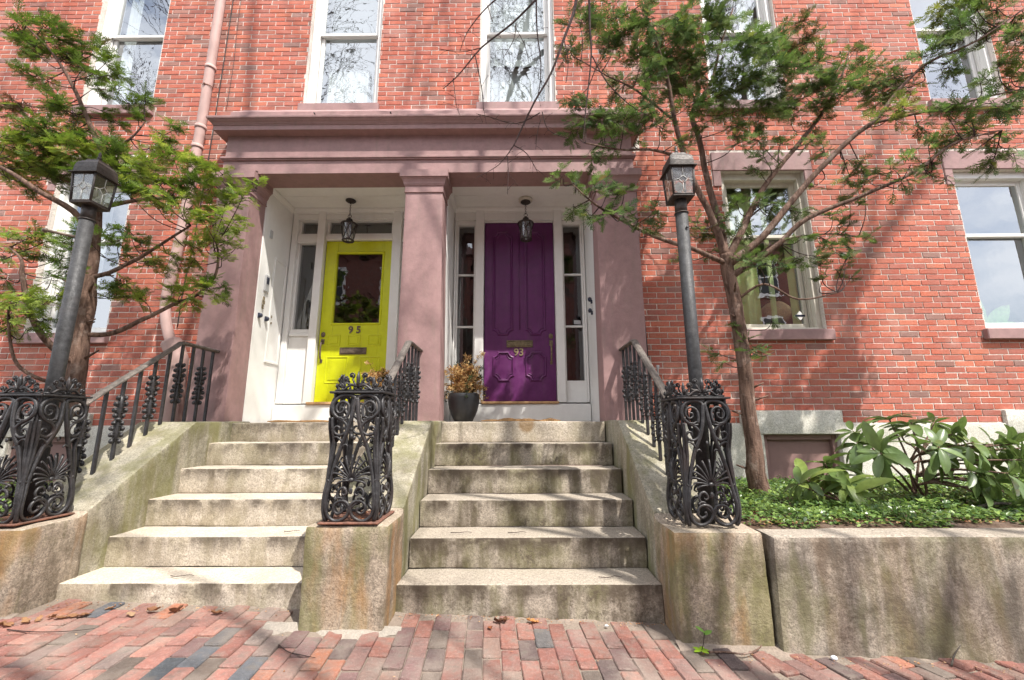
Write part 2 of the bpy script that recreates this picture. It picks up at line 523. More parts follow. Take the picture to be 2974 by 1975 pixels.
def np_mesh(name, V, F, tint=None, mat=None, smooth=False):
    """mesh from numpy arrays; F (n,3) or (n,4); tint per face (n,3)"""
    me = bpy.data.meshes.new(name)
    k = F.shape[1]
    me.vertices.add(len(V)); me.vertices.foreach_set('co', np.ascontiguousarray(V, dtype=np.float32).ravel())
    me.loops.add(F.size); me.loops.foreach_set('vertex_index', np.ascontiguousarray(F, dtype=np.int32).ravel())
    me.polygons.add(len(F))
    me.polygons.foreach_set('loop_start', np.arange(0, F.size, k, dtype=np.int32))
    me.polygons.foreach_set('loop_total', np.full(len(F), k, dtype=np.int32))
    if smooth: me.polygons.foreach_set('use_smooth', np.ones(len(F), dtype=bool))
    me.update(calc_edges=True)
    if tint is not None:
        at = me.color_attributes.new('tint', 'FLOAT_COLOR', 'CORNER')
        b = np.ones((len(F), k, 4), dtype=np.float32); b[:, :, :3] = tint[:, None, :]
        at.data.foreach_set('color', b.ravel())
    if mat is not None: me.materials.append(mat)
    me.validate()
    return me

def rough_mesh(mb, name, mat, cell=.06, amp=.004, bev=.012, seed=0.0, freq=9.0):
    """hewn stone: bevelled, cut into a grid and displaced by noise"""
    me = mb.mesh(name, None)
    bm = bmesh.new(); bm.from_mesh(me)
    bmesh.ops.remove_doubles(bm, verts=bm.verts, dist=1e-5)
    bmesh.ops.recalc_face_normals(bm, faces=bm.faces)
    sharp = [e for e in bm.edges if len(e.link_faces) == 2 and e.calc_face_angle(0) > .2]
    bmesh.ops.bevel(bm, geom=sharp, offset=bev, segments=2, profile=.6, affect='EDGES', clamp_overlap=True)
    lo = [min(v.co[i] for v in bm.verts) for i in range(3)]
    hi = [max(v.co[i] for v in bm.verts) for i in range(3)]
    for ax in range(3):
        x = lo[ax]+cell
        no = Vector((0, 0, 0)); no[ax] = 1
        while x < hi[ax]-cell*.4:
            co = Vector((0, 0, 0)); co[ax] = x
            bmesh.ops.bisect_plane(bm, geom=bm.verts[:]+bm.edges[:]+bm.faces[:], plane_co=co, plane_no=no, dist=1e-4)
            x += cell
    bm.normal_update()
    off = Vector((seed*3.1, seed*1.7, seed*.9))
    for v in bm.verts:
        p = v.co*freq + off
        d = noise.noise(p)*amp + noise.noise(p*3.1)*amp*.45 + noise.noise(p*.25)*amp*1.6
        v.co += v.normal*d
    for f in bm.faces: f.smooth = True
    bm.to_mesh(me); bm.free()
    try:
        me.set_sharp_from_angle(angle=R(40))
    except Exception:
        pass
    me.materials.append(mat)
    return me

def curve_pts(pts, sub=6):
    """Catmull-Rom through points"""
    P = [Vector(p) for p in pts]
    out = []
    for i in range(len(P)-1):
        p0 = P[max(0, i-1)]; p1 = P[i]; p2 = P[i+1]; p3 = P[min(len(P)-1, i+2)]
        for k in range(sub):
            t = k/sub
            out.append(.5*((2*p1)+(p2-p0)*t+(2*p0-5*p1+4*p2-p3)*t*t+(3*p1-p0-3*p2+p3)*t**3))
    out.append(P[-1])
    return out

def ground_z(x, y):
    return .02 - .037*(x-.08) + .015*(max(y, -3.9)+1.8)
# ---- measured positions (metres)
LIMBS_RIGHT=[[[2.026,-0.85,0.561,0.085],[2.009,-0.86,0.91,0.07],[2.001,-0.87,1.417,0.065],[1.981,-0.88,1.95,0.062],[1.957,-0.88,2.431,0.06],[1.922,-0.9,2.652,0.058]],[[1.92,-0.9,2.631,0.05],[1.805,-0.95,2.989,0.04],[1.653,-1.0,3.307,0.034],[1.536,-1.05,3.672,0.03],[1.479,-1.1,3.949,0.026],[1.426,-1.15,4.274,0.022],[1.323,-1.2,4.649,0.016],[1.208,-1.25,4.98,0.01]],[[1.92,-0.9,2.631,0.048],[1.912,-0.88,2.937,0.042],[1.855,-0.85,3.397,0.038],[1.813,-0.85,3.861,0.034],[1.77,-0.85,4.149,0.03],[2.016,-0.8,4.538,0.022],[2.144,-0.8,4.951,0.016],[2.328,-0.8,5.434,0.01]],[[1.932,-0.9,2.589,0.05],[2.199,-0.85,3.037,0.04],[2.417,-0.8,3.377,0.034],[2.639,-0.75,3.639,0.03],[2.913,-0.72,3.947,0.026],[3.138,-0.7,4.209,0.022],[3.397,-0.7,4.616,0.016],[3.593,-0.68,5.059,0.01]],[[1.934,-0.9,2.539,0.05],[2.256,-0.95,2.795,0.042],[2.633,-1.0,3.235,0.036],[3.077,-1.05,3.682,0.03],[3.324,-1.1,3.866,0.026],[3.546,-1.15,4.139,0.02],[3.798,-1.2,4.367,0.015],[4.217,-1.25,4.544,0.011],[4.662,-1.3,4.838,0.007]],[[1.938,-0.9,2.424,0.042],[2.287,-1.0,2.649,0.034],[2.559,-1.1,2.886,0.028],[2.995,-1.2,3.053,0.022],[3.428,-1.25,3.243,0.016],[3.755,-1.3,3.474,0.012],[4.122,-1.35,3.558,0.007]],[[3.296,-1.08,3.837,0.018],[3.555,-1.15,3.86,0.015],[3.906,-1.2,3.914,0.012],[4.251,-1.25,3.978,0.009],[4.545,-1.3,4.02,0.006]],[[1.898,-0.9,2.569,0.034],[1.553,-1.1,2.611,0.028],[1.155,-1.3,2.642,0.022],[0.839,-1.45,2.721,0.016],[0.62,-1.55,2.798,0.011],[0.451,-1.6,2.933,0.006]],[[1.955,-0.88,2.188,0.02],[2.174,-1.0,2.328,0.015],[2.388,-1.1,2.16,0.011],[2.684,-1.15,2.2,0.006]],[[1.98,-0.88,2.431,0.02],[2.464,-0.8,2.797,0.015],[2.937,-0.78,2.891,0.011],[3.286,-0.75,2.88,0.006]],[[1.502,-1.05,3.539,0.02],[1.243,-1.1,3.572,0.016],[0.955,-1.15,3.539,0.012],[0.638,-1.2,3.571,0.007]],[[1.493,-1.08,3.874,0.018],[1.145,-1.15,4.138,0.014],[0.861,-1.2,4.256,0.009],[0.62,-1.25,4.371,0.006]],[[1.957,-0.88,1.833,0.014],[2.093,-0.95,1.706,0.009],[2.214,-1.0,1.735,0.005]]]
BLOBS_RIGHT=[[0.534,-1.194,4.521,0.137,0],[0.615,-1.254,4.813,0.161,0],[0.912,-1.122,4.981,0.201,0],[0.949,-1.23,4.574,0.16,0],[1.189,-1.27,4.765,0.219,0],[1.572,-1.119,4.877,0.258,0],[2.031,-0.887,5.125,0.275,0],[1.497,-0.94,4.715,0.237,0],[1.828,-0.956,4.646,0.256,0],[2.076,-1.2,4.546,0.221,0],[2.455,-1.058,4.686,0.209,0],[2.419,-1.175,4.287,0.191,0],[2.107,-1.222,4.201,0.216,0],[1.169,-1.252,4.364,0.177,0],[1.211,-1.204,4.181,0.158,0],[1.71,-0.883,4.417,0.237,0],[2.021,-0.927,4.301,0.246,0],[2.336,-0.937,4.145,0.201,0],[1.094,-0.94,4.42,0.144,0],[0.872,-1.213,4.545,0.12,0],[1.645,-1.161,3.988,0.158,0],[0.572,-1.112,4.107,0.121,0],[0.672,-1.08,3.963,0.137,0],[0.593,-1.044,3.819,0.121,0],[0.838,-1.036,3.869,0.154,0],[0.972,-1.274,3.727,0.136,0],[1.129,-1.118,3.714,0.126,0],[0.894,-1.098,3.642,0.118,0],[0.722,-1.148,3.521,0.101,0],[1.22,-1.247,3.92,0.115,0],[1.316,-1.158,3.771,0.109,0],[1.409,-1.273,3.512,0.09,0],[1.774,-1.02,3.873,0.114,0],[2.046,-1.04,3.855,0.121,0],[2.011,-1.136,3.606,0.101,0],[2.968,-0.875,5.128,0.142,1],[3.008,-0.723,5.021,0.174,1],[3.04,-0.807,4.676,0.177,0],[3.02,-0.729,4.464,0.196,0],[2.81,-0.738,4.256,0.185,0],[3.109,-0.823,4.308,0.165,0],[3.204,-0.847,4.485,0.156,0],[3.519,-0.8,4.885,0.098,1],[3.535,-0.842,4.638,0.149,0],[3.574,-0.91,4.425,0.154,0],[3.789,-0.874,4.505,0.147,0],[3.748,-0.747,4.392,0.142,0],[3.236,-0.939,4.304,0.152,0],[3.807,-0.938,4.324,0.11,0],[4.044,-1.193,4.991,0.139,2],[4.09,-1.28,4.843,0.135,2],[3.793,-1.216,4.42,0.158,0],[4.007,-1.232,4.588,0.151,0],[4.193,-1.264,4.693,0.143,0],[4.607,-1.101,4.867,0.15,0],[4.465,-1.301,4.512,0.148,0],[3.896,-1.247,4.298,0.117,0],[4.227,-1.299,4.843,0.119,0],[4.569,-1.192,4.962,0.114,0],[4.624,-1.281,4.765,0.119,0],[4.517,-1.261,4.369,0.094,0],[4.142,-1.163,4.516,0.105,0],[3.303,-1.286,3.762,0.113,2],[3.442,-1.238,3.886,0.107,2],[3.636,-1.169,3.765,0.093,0],[3.706,-1.33,3.744,0.111,0],[3.885,-1.338,3.757,0.119,0],[4.162,-1.304,3.846,0.113,0],[4.502,-1.197,3.977,0.132,0],[4.474,-1.227,4.175,0.133,2],[4.099,-1.303,4.065,0.084,0],[4.313,-1.284,4.258,0.085,0],[3.854,-1.314,3.671,0.082,0],[4.488,-1.258,4.057,0.108,0],[3.437,-1.387,3.394,0.079,0],[3.847,-1.191,3.573,0.107,0],[4.083,-1.131,3.68,0.117,0],[4.241,-1.114,3.604,0.101,0],[4.373,-1.18,3.492,0.114,0],[4.283,-1.112,3.432,0.093,0],[3.255,-1.395,3.211,0.078,0],[3.186,-1.313,3.225,0.073,0],[3.262,-1.11,3.313,0.069,0],[3.684,-1.167,3.399,0.061,0],[3.644,-1.277,3.164,0.059,0],[4.152,-1.117,3.756,0.086,2],[4.287,-1.214,3.617,0.076,0],[3.606,-1.155,3.324,0.091,0],[3.238,-1.312,3.106,0.072,0],[2.38,-0.902,3.633,0.091,0],[2.38,-0.839,3.864,0.11,0],[2.552,-0.916,3.76,0.099,0],[2.846,-0.855,3.802,0.101,0],[3.072,-0.71,4.102,0.106,0],[2.99,-0.867,3.698,0.092,0],[3.115,-0.948,3.551,0.089,0],[3.264,-0.939,3.556,0.09,0],[3.294,-0.908,3.463,0.074,0],[3.295,-0.754,3.491,0.068,0],[2.348,-0.859,3.501,0.075,0],[3.147,-0.877,3.148,0.089,0],[2.927,-0.926,2.993,0.088,0],[3.451,-0.705,3.426,0.086,0],[3.021,-0.844,2.947,0.081,0],[3.043,-0.898,2.835,0.079,0],[3.166,-0.935,2.796,0.063,0],[2.804,-0.936,2.735,0.086,0],[2.669,-0.908,3.048,0.056,0],[2.478,-0.781,3.16,0.1,0],[2.277,-0.913,3.135,0.088,0],[2.572,-0.94,3.075,0.08,0],[2.887,-0.827,3.357,0.058,0],[2.09,-0.888,3.15,0.065,0],[1.822,-0.8,2.889,0.123,0],[1.628,-0.976,2.892,0.094,0],[2.013,-0.894,2.822,0.096,0],[2.17,-0.845,2.93,0.097,0],[1.896,-0.918,2.961,0.08,0],[1.886,-0.802,2.714,0.081,0],[1.596,-0.904,2.631,0.079,0],[0.387,-1.59,2.987,0.06,0],[0.492,-1.547,2.964,0.074,0],[0.59,-1.641,2.872,0.078,0],[0.725,-1.545,2.891,0.087,0],[0.847,-1.588,2.883,0.073,0],[0.488,-1.428,2.835,0.069,0],[0.587,-1.442,2.782,0.076,0],[0.688,-1.525,2.738,0.074,0],[0.79,-1.642,2.659,0.083,0],[0.933,-1.586,2.652,0.085,0],[1.066,-1.589,2.702,0.072,0],[0.636,-1.598,2.63,0.052,0],[1.021,-1.592,2.526,0.052,0],[2.057,-0.983,2.564,0.085,0],[2.056,-1.165,2.438,0.095,0],[2.19,-1.187,2.455,0.087,0],[2.527,-0.968,2.567,0.093,0],[2.617,-1.059,2.562,0.09,0],[2.857,-0.952,2.645,0.078,0],[2.84,-1.099,2.505,0.074,0],[2.707,-0.975,2.514,0.084,0],[2.802,-1.037,2.431,0.06,0],[2.93,-1.002,2.363,0.053,0],[2.698,-1.014,2.38,0.06,0],[2.911,-1.076,2.613,0.06,0],[2.441,-1.177,2.67,0.066,0],[1.989,-1.047,1.746,0.087,0],[2.174,-0.882,1.747,0.068,0],[2.038,-0.875,1.68,0.068,0],[1.783,-0.869,1.739,0.061,0],[1.752,-1.016,1.642,0.044,0],[2.002,-0.936,1.822,0.06,0],[1.965,-0.9,2.004,0.046,0],[2.247,-0.939,2.013,0.045,0]]
LIMBS_LEFT=[[[-3.618,-1.05,1.216,0.085],[-3.641,-1.05,1.463,0.075],[-3.663,-1.05,1.792,0.07],[-3.672,-1.05,2.093,0.066],[-3.689,-1.05,2.365,0.062],[-3.722,-1.05,2.727,0.055],[-3.744,-1.05,3.06,0.048]],[[-3.744,-1.05,3.06,0.045],[-3.759,-1.05,3.404,0.036],[-3.761,-1.1,3.59,0.03],[-3.925,-1.1,3.895,0.026],[-4.042,-1.12,4.127,0.022],[-4.193,-1.15,4.396,0.018],[-4.346,-1.2,4.609,0.013],[-4.534,-1.25,4.798,0.007]],[[-3.707,-1.05,2.565,0.04],[-3.726,-1.2,2.895,0.034],[-3.934,-1.35,3.049,0.028],[-4.167,-1.4,3.205,0.02],[-4.338,-1.45,3.272,0.012]],[[-3.598,-1.05,1.896,0.03],[-3.43,-1.02,1.916,0.028],[-3.196,-1.0,2.046,0.024],[-2.986,-0.95,2.195,0.02],[-2.844,-0.9,2.289,0.017],[-2.717,-0.88,2.5,0.015],[-2.761,-0.86,2.805,0.012],[-2.882,-0.85,3.116,0.008]],[[-3.685,-1.05,2.405,0.03],[-3.498,-1.05,2.463,0.024],[-3.301,-1.0,2.623,0.02],[-3.057,-1.0,2.807,0.015],[-2.915,-1.0,2.911,0.01]],[[-3.643,-1.05,1.626,0.03],[-3.716,-1.25,1.792,0.032],[-3.79,-1.35,2.015,0.028],[-3.853,-1.4,2.283,0.022],[-3.891,-1.4,2.427,0.015],[-4.019,-1.4,2.538,0.008]],[[-3.671,-1.1,1.477,0.02],[-3.651,-1.3,1.492,0.018],[-3.744,-1.4,1.597,0.016],[-3.831,-1.42,1.827,0.013],[-3.854,-1.45,2.058,0.008]],[[-3.752,-1.05,3.06,0.03],[-3.295,-1.1,3.113,0.02],[-2.994,-1.0,3.189,0.014],[-2.696,-0.92,3.254,0.01],[-2.429,-0.9,3.308,0.006]],[[-3.774,-1.08,3.56,0.02],[-3.563,-1.05,3.758,0.012],[-3.499,-1.0,3.979,0.007]]]
BLOBS_LEFT=[[-4.695,-1.137,4.912,0.109,0],[-4.444,-1.194,4.857,0.123,0],[-4.323,-1.169,4.737,0.132,0],[-4.435,-1.163,4.648,0.107,0],[-4.503,-1.246,4.634,0.08,0],[-4.828,-1.115,4.872,0.075,0],[-4.277,-1.109,4.604,0.116,0],[-4.297,-1.285,4.43,0.063,0],[-4.165,-1.106,4.654,0.083,0],[-3.974,-1.108,4.65,0.1,0],[-3.803,-1.166,4.471,0.073,0],[-4.29,-1.291,4.242,0.086,0],[-4.38,-1.12,4.354,0.065,0],[-3.887,-1.274,4.299,0.063,0],[-4.205,-0.908,4.623,0.104,0],[-3.913,-0.983,4.525,0.085,0],[-3.91,-1.135,4.22,0.081,0],[-3.711,-1.108,4.218,0.065,0],[-3.685,-0.991,4.177,0.084,0],[-3.526,-1.008,4.185,0.092,0],[-3.93,-0.963,4.106,0.075,0],[-3.852,-0.918,4.022,0.068,0],[-3.47,-1.095,3.927,0.048,0],[-3.144,-1.149,3.66,0.102,0],[-3.449,-0.919,3.759,0.083,0],[-3.084,-1.147,3.772,0.079,0],[-3.631,-0.931,4.299,0.06,0],[-4.037,-1.271,3.945,0.131,0],[-4.109,-1.098,3.999,0.105,0],[-4.608,-1.104,4.09,0.097,1],[-4.752,-1.081,4.065,0.081,1],[-4.373,-1.162,3.77,0.094,0],[-4.366,-1.08,3.878,0.105,0],[-3.936,-1.25,3.615,0.099,0],[-3.973,-1.132,3.79,0.079,0],[-4.465,-1.234,3.587,0.153,2],[-4.53,-1.038,3.662,0.169,2],[-4.603,-1.079,3.479,0.158,2],[-4.247,-1.185,3.385,0.153,2],[-4.127,-1.166,3.547,0.132,0],[-3.994,-1.341,3.632,0.112,0],[-3.741,-1.338,3.466,0.126,2],[-3.818,-1.142,3.649,0.118,0],[-3.706,-1.179,3.449,0.138,2],[-4.042,-1.047,3.495,0.136,0],[-4.109,-1.137,3.309,0.116,0],[-3.438,-1.301,3.447,0.119,0],[-3.452,-1.223,3.334,0.129,2],[-3.454,-1.081,3.512,0.134,2],[-3.38,-1.167,3.285,0.122,0],[-3.026,-1.346,3.211,0.123,2],[-4.435,-1.057,3.317,0.103,0],[-3.747,-1.06,3.707,0.104,0],[-3.625,-1.32,3.252,0.095,0],[-2.873,-1.337,3.357,0.095,2],[-2.676,-1.386,3.263,0.094,2],[-2.663,-1.264,3.322,0.105,2],[-2.433,-1.407,3.168,0.093,2],[-2.599,-1.43,3.077,0.091,0],[-2.898,-1.354,3.125,0.101,2],[-2.864,-1.21,3.13,0.105,0],[-2.919,-1.471,2.978,0.097,2],[-3.058,-1.466,2.945,0.09,0],[-2.525,-1.314,3.107,0.087,2],[-2.395,-1.234,3.113,0.082,2],[-2.156,-1.346,3.085,0.065,2],[-2.219,-1.37,2.974,0.064,2],[-2.448,-1.243,2.987,0.096,2],[-3.019,-1.267,2.978,0.095,2],[-2.652,-1.48,2.859,0.089,2],[-2.671,-1.236,2.953,0.096,2],[-2.357,-1.441,2.766,0.09,2],[-2.481,-1.409,2.746,0.083,2],[-2.766,-0.832,3.014,0.082,2],[-2.519,-0.965,2.862,0.063,2],[-2.637,-0.845,3.029,0.065,2],[-2.546,-1.046,2.721,0.069,2],[-2.602,-0.82,2.778,0.057,2],[-2.568,-1.044,2.58,0.061,2],[-2.734,-1.052,2.72,0.092,2],[-2.978,-0.942,2.77,0.103,2],[-3.036,-0.992,2.624,0.085,2],[-2.888,-0.927,2.608,0.079,2],[-3.347,-0.811,2.657,0.106,2],[-3.365,-0.873,2.591,0.072,2],[-3.458,-1.098,2.704,0.091,0],[-3.452,-1.0,2.83,0.094,0],[-3.383,-0.926,2.737,0.079,0],[-3.705,-0.944,2.858,0.079,0],[-3.621,-0.871,2.677,0.08,0],[-2.919,-0.979,2.285,0.099,2],[-2.693,-1.081,2.291,0.089,2],[-2.658,-1.039,2.363,0.075,0],[-2.647,-0.888,2.373,0.055,0],[-2.587,-1.011,2.254,0.06,2],[-2.885,-0.908,2.206,0.077,2],[-3.092,-0.854,2.264,0.071,2],[-3.537,-0.943,2.34,0.101,2],[-3.419,-0.931,2.263,0.077,2],[-3.261,-0.948,2.217,0.061,2],[-3.414,-1.022,2.373,0.076,0],[-4.117,-1.272,2.632,0.108,2],[-3.868,-1.383,2.637,0.091,2],[-3.867,-1.272,2.649,0.079,0],[-3.99,-1.424,2.455,0.082,0],[-3.935,-1.283,2.511,0.071,0],[-4.119,-1.303,2.319,0.07,0],[-3.675,-1.347,2.447,0.056,0],[-3.632,-1.389,2.286,0.075,0],[-3.458,-1.465,2.154,0.053,0],[-3.6,-1.307,2.575,0.078,0],[-3.439,-1.409,2.64,0.076,0],[-3.604,-1.334,2.378,0.063,0],[-3.771,-1.517,2.038,0.097,2],[-3.633,-1.529,2.067,0.097,2],[-3.521,-1.514,2.071,0.084,2],[-3.922,-1.348,1.982,0.095,2],[-3.58,-1.506,1.923,0.077,2],[-3.996,-1.325,1.883,0.068,2],[-3.457,-1.457,2.105,0.066,2],[-3.729,-1.406,1.864,0.053,0],[-3.545,-1.462,1.917,0.052,0]]
TWIGS=[[[0.255,-2.0,4.274,0.01],[0.168,-2.0,4.161,0.009],[-0.006,-2.0,3.957,0.008],[-0.221,-2.0,3.758,0.006],[-0.371,-2.0,3.546,0.004],[-0.483,-2.0,3.425,0.003]],[[0.497,-1.9,4.433,0.013],[0.466,-1.9,4.196,0.012],[0.378,-1.9,3.929,0.01],[0.275,-1.9,3.633,0.009],[0.146,-1.9,3.383,0.007],[0.005,-1.9,3.055,0.005]],[[0.005,-1.9,3.055,0.004],[-0.1,-1.9,2.905,0.003],[-0.256,-1.9,2.807,0.002]],[[0.005,-1.9,3.055,0.004],[0.096,-1.9,2.987,0.003],[0.169,-1.9,2.843,0.002]],[[-0.04,-1.9,2.971,0.003],[-0.035,-1.9,2.838,0.0025],[-0.041,-1.9,2.682,0.002]],[[0.174,-2.0,4.161,0.006],[0.174,-2.0,3.9,0.005],[0.197,-2.0,3.611,0.004],[0.172,-2.0,3.367,0.003],[0.095,-2.0,3.215,0.002]],[[0.025,-2.0,3.967,0.004],[0.009,-2.0,3.828,0.003],[-0.068,-2.0,3.667,0.002]],[[0.016,-2.0,3.938,0.003],[0.086,-2.0,3.773,0.002],[0.109,-2.0,3.647,0.002]],[[-0.267,-2.0,3.704,0.004],[-0.218,-2.0,3.44,0.003],[-0.202,-2.0,3.251,0.002]],[[-0.416,-2.0,3.511,0.003],[-0.39,-2.0,3.304,0.002],[-0.365,-2.0,3.219,0.0015]],[[-0.221,-2.0,3.758,0.003],[-0.374,-2.0,3.723,0.002],[-0.529,-2.0,3.754,0.0015]],[[0.192,-1.9,3.312,0.004],[0.022,-1.9,3.226,0.003],[-0.163,-1.9,3.28,0.002],[-0.262,-1.9,3.309,0.0015]],[[0.207,-1.9,3.319,0.004],[0.25,-1.9,3.173,0.003],[0.386,-1.9,3.103,0.002]],[[0.206,-1.9,3.277,0.003],[0.174,-1.9,3.173,0.0025],[0.157,-1.9,3.02,0.0015]],[[0.378,-1.9,3.929,0.004],[0.404,-1.9,3.742,0.003],[0.386,-1.9,3.559,0.002]],[[-0.035,-2.1,4.119,0.006],[-0.171,-2.1,3.993,0.005],[-0.304,-2.1,3.797,0.003],[-0.36,-2.1,3.623,0.002]],[[-0.171,-2.1,3.993,0.003],[-0.14,-2.1,3.867,0.002]],[[0.602,-1.8,4.514,0.01],[0.595,-1.8,4.149,0.009],[0.595,-1.8,3.875,0.008],[0.534,-1.8,3.39,0.006],[0.509,-1.8,3.14,0.003]],[[0.604,-1.8,3.875,0.006],[0.705,-1.8,3.647,0.005],[0.857,-1.8,3.46,0.003],[1.01,-1.8,3.35,0.002]]]
RHO_BIG=[(2.579, -1.25, 0.997), (2.64, -1.15, 1.075), (2.684, -1.3, 0.985), (3.061, -1.0, 1.18), (3.102, -1.15, 1.141), (3.479, -0.95, 1.147), (3.228, -0.9, 1.036), (2.959, -1.35, 1.0), (2.619, -1.4, 0.928), (3.463, -1.1, 1.048), (2.999, -1.45, 0.97), (3.064, -1.35, 0.875), (3.508, -1.2, 0.991), (3.299, -1.2, 0.919), (3.194, -1.45, 0.809), (3.701, -1.15, 0.974), (3.932, -1.0, 0.92), (3.747, -1.25, 0.978), (3.729, -1.3, 0.868), (3.324, -1.4, 0.784), (3.442, -1.45, 0.789), (3.256, -1.4, 0.691), (3.522, -1.3, 0.71), (3.784, -1.2, 0.731), (3.335, -1.5, 0.565), (3.727, -1.1, 0.808), (3.594, -1.0, 0.967), (4.085, -1.0, 0.934)]
RHO_SMALL=[(2.361, -1.25, 0.812), (2.35, -1.2, 0.85), (2.349, -1.4, 0.72), (2.14, -1.3, 0.728), (2.436, -1.15, 0.73), (2.033, -1.35, 0.708), (2.327, -1.45, 0.649), (2.278, -1.25, 0.742)]
# ================================================================== THE SETTING: sidewalk, street
# pavement of clay bricks laid end-on to the house; joints filled with sand
def paver_mesh(seed, tint):
    r = random.Random(seed)
    mb = MB()
    mb.bbox(-.0442+r.uniform(-.002, .001), .0442+r.uniform(-.001, .002), -.0930+r.uniform(-.002, .004), .0930+r.uniform(-.004, .002), -.055, 0, .0055, tint)
    mb.v = [(x+r.uniform(-.0026, .0026), y+r.uniform(-.0026, .0026), z+(r.uniform(-.0016, .0016) if z > -.02 else 0)) for x, y, z in mb.v]
    return mb

PAV_T_OLD = [(.36, .125, .085), (.33, .11, .08), (.42, .15, .09), (.27, .10, .08), (.24, .125, .10), (.22, .12, .11), (.30, .14, .11), (.50, .17, .085),
         (.20, .15, .13), (.26, .17, .14), (.115, .12, .13), (.16, .15, .15), (.30, .17, .12), (.23, .13, .11), (.38, .16, .12), (.19, .12, .115)]
PAV_SC = .80
PAV_T = [(.37, .16, .12), (.34, .145, .115), (.40, .185, .14), (.28, .13, .11), (.25, .155, .13), (.24, .14, .13), (.30, .17, .145), (.46, .19, .12), (.21, .165, .15), (.27, .18, .15), (.20, .15, .14), (.185, .17, .165), (.30, .19, .15), (.235, .14, .12), (.38, .18, .14), (.20, .14, .13), (.22, .17, .14), (.36, .15, .115), (.33, .16, .13), (.31, .135, .11), (.39, .17, .13)]
PAV_LEFT = [(.38, .19, .155), (.42, .19, .15), (.40, .18, .14), (.36, .20, .16), (.52, .21, .12), (.30, .22, .19), (.13, .14, .155), (.34, .26, .22), (.44, .22, .17), (.16, .165, .18)]

sidewalk_sheet = MB()
nx, ny = 40, 16
for i in range(nx+1):
    for j in range(ny+1):
        x = -10 + 20*i/nx; y = -4.1 + (4.1-1.2)*j/ny
        sidewalk_sheet.v.append((x, y, ground_z(x, y)-.010+.004*noise.noise(Vector((x*5, y*5, 3)))))
for i in range(nx):
    for j in range(ny):
        a = i*(ny+1)+j
        sidewalk_sheet.f.append((a, a+ny+1, a+ny+2, a+1)); sidewalk_sheet.t.append(None); sidewalk_sheet.sm.append(True)
sidewalk = sidewalk_sheet.build('sidewalk', MT['sand'], kind='structure', fix=False)

def in_stone(x, y):
    if y > -1.78 and -2.80 < x < .90: return True
    if y > -2.03 and (-1.24 < x < -.66 or .86 < x < 10 or x < -2.72): return True
    return False
pav = []
def lay(x_lo, x_hi, y_lo, y_hi, ang, ox, oy, test):
    ca, sa = math.cos(ang), math.sin(ang)
    W, L = .0925, .192
    for i in range(-64, 64):
        off = (.5 if i % 2 else 0)*L + rng.uniform(-.012, .012)
        for j in range(-16, 16):
            u = i*W; v = j*L + off
            x = ox + u*ca - v*sa; y = oy + u*sa + v*ca
            if not (x_lo < x < x_hi and y_lo < y < y_hi): continue
            if not test(x, y) or in_stone(x, y+.03) or in_stone(x-.03, y+.03) or in_stone(x+.03, y+.03): continue
            pav.append((x, y, ang+rng.gauss(0, .012)))
edge = lambda x, y: x - .20*(y+2.1) < 1.28
lay(-4.6, 4.6, -3.75, -1.6, .062, 0, -2.6, lambda x, y: edge(x, y))
lay(-4.6, 4.6, -3.75, -1.6, .30, 2.0, -2.55, lambda x, y: not edge(x-.005, y))
camxy = Vector((0, -4.571, 1.149))
def show(p):
    d = Vector((p[0], p[1], ground_z(p[0], p[1]))) - camxy
    zf = d.dot(fw)
    if zf < .5: return 9
    v = -d.dot(up2)/zf*15.01/36; u = d.dot(rt2)/zf*15.01/36
    return zf if abs(u) < .52 and v < .36 else 9+d.length
pav.sort(key=show)
groups = {}
def pav_tint(x, y):
    base = rng.choice(PAV_LEFT if (x < -.9 and rng.random() < .75) else PAV_T)
    k = rng.uniform(.58, .86)
    return tuple(c*k for c in base)
stuffm = MB()
var = []
for q in range(48):
    x0 = -2 if q < 20 else 1
    t = pav_tint(x0, 0)
    var.append((x0, paver_mesh(q, t)))
var_me = [v[1].mesh('brick', MT['paver']) for v in var]
for n, (x, y, a) in enumerate(pav):
    left = x < -.9 and rng.random() < .8
    k = rng.randrange(0, 20) if left else rng.randrange(20, 48)
    tilt = (rng.gauss(0, .012), rng.gauss(0, .014))
    z = ground_z(x, y) + rng.gauss(0, .0024)
    if n < 300:
        o = link('brick', var_me[k], None, sidewalk, (x, y, z))
        o.rotation_euler = (tilt[0], tilt[1]+.037, a)
    else:
        M = Matrix.Translation((x, y, z)) @ Matrix.Rotation(a, 4, 'Z') @ Matrix.Rotation(tilt[0], 4, 'X') @ Matrix.Rotation(.037, 4, 'Y')
        src = var[k][1]
        stuffm.add([M @ Vector(v) for v in src.v], src.f, src.t[0])
stuffm.build('outer_bricks', MT['paver'], sidewalk, kind='stuff')

# cement skirt patches at the foot of the stones
def skirt(name, x0, x1, yin, wmin, wmax, mat, h=.014, seed=0, step=.02):
    """thin ragged fillet of cement or silt from under the stone out over the first bricks"""
    V = []; F = []
    n = int((x1-x0)/step); K = 7
    for i in range(n+1):
        x = x0+(x1-x0)*i/n
        w = wmin+(wmax-wmin)*max(0, min(1, .5+1.1*noise.noise(Vector((x*4, seed, 3)))+.5*noise.noise(Vector((x*15, seed, 9)))))
        for k in range(K):
            t = k/(K-1)
            yy = yin - w*t
            zz = ground_z(x, yy) + h*(1-t)**1.2 - .010*t**2 + .004*noise.noise(Vector((x*22, yy*22, 2+seed)))
            V.append((x, yy, zz))
    for i in range(n):
        for k in range(K-1):
            a = i*K+k
            F.append((a, a+1, a+K+1, a+K))
    mb = MB(); mb.add(V, F, None, True)
    return mb.build(name, mat, sidewalk, fix=False)
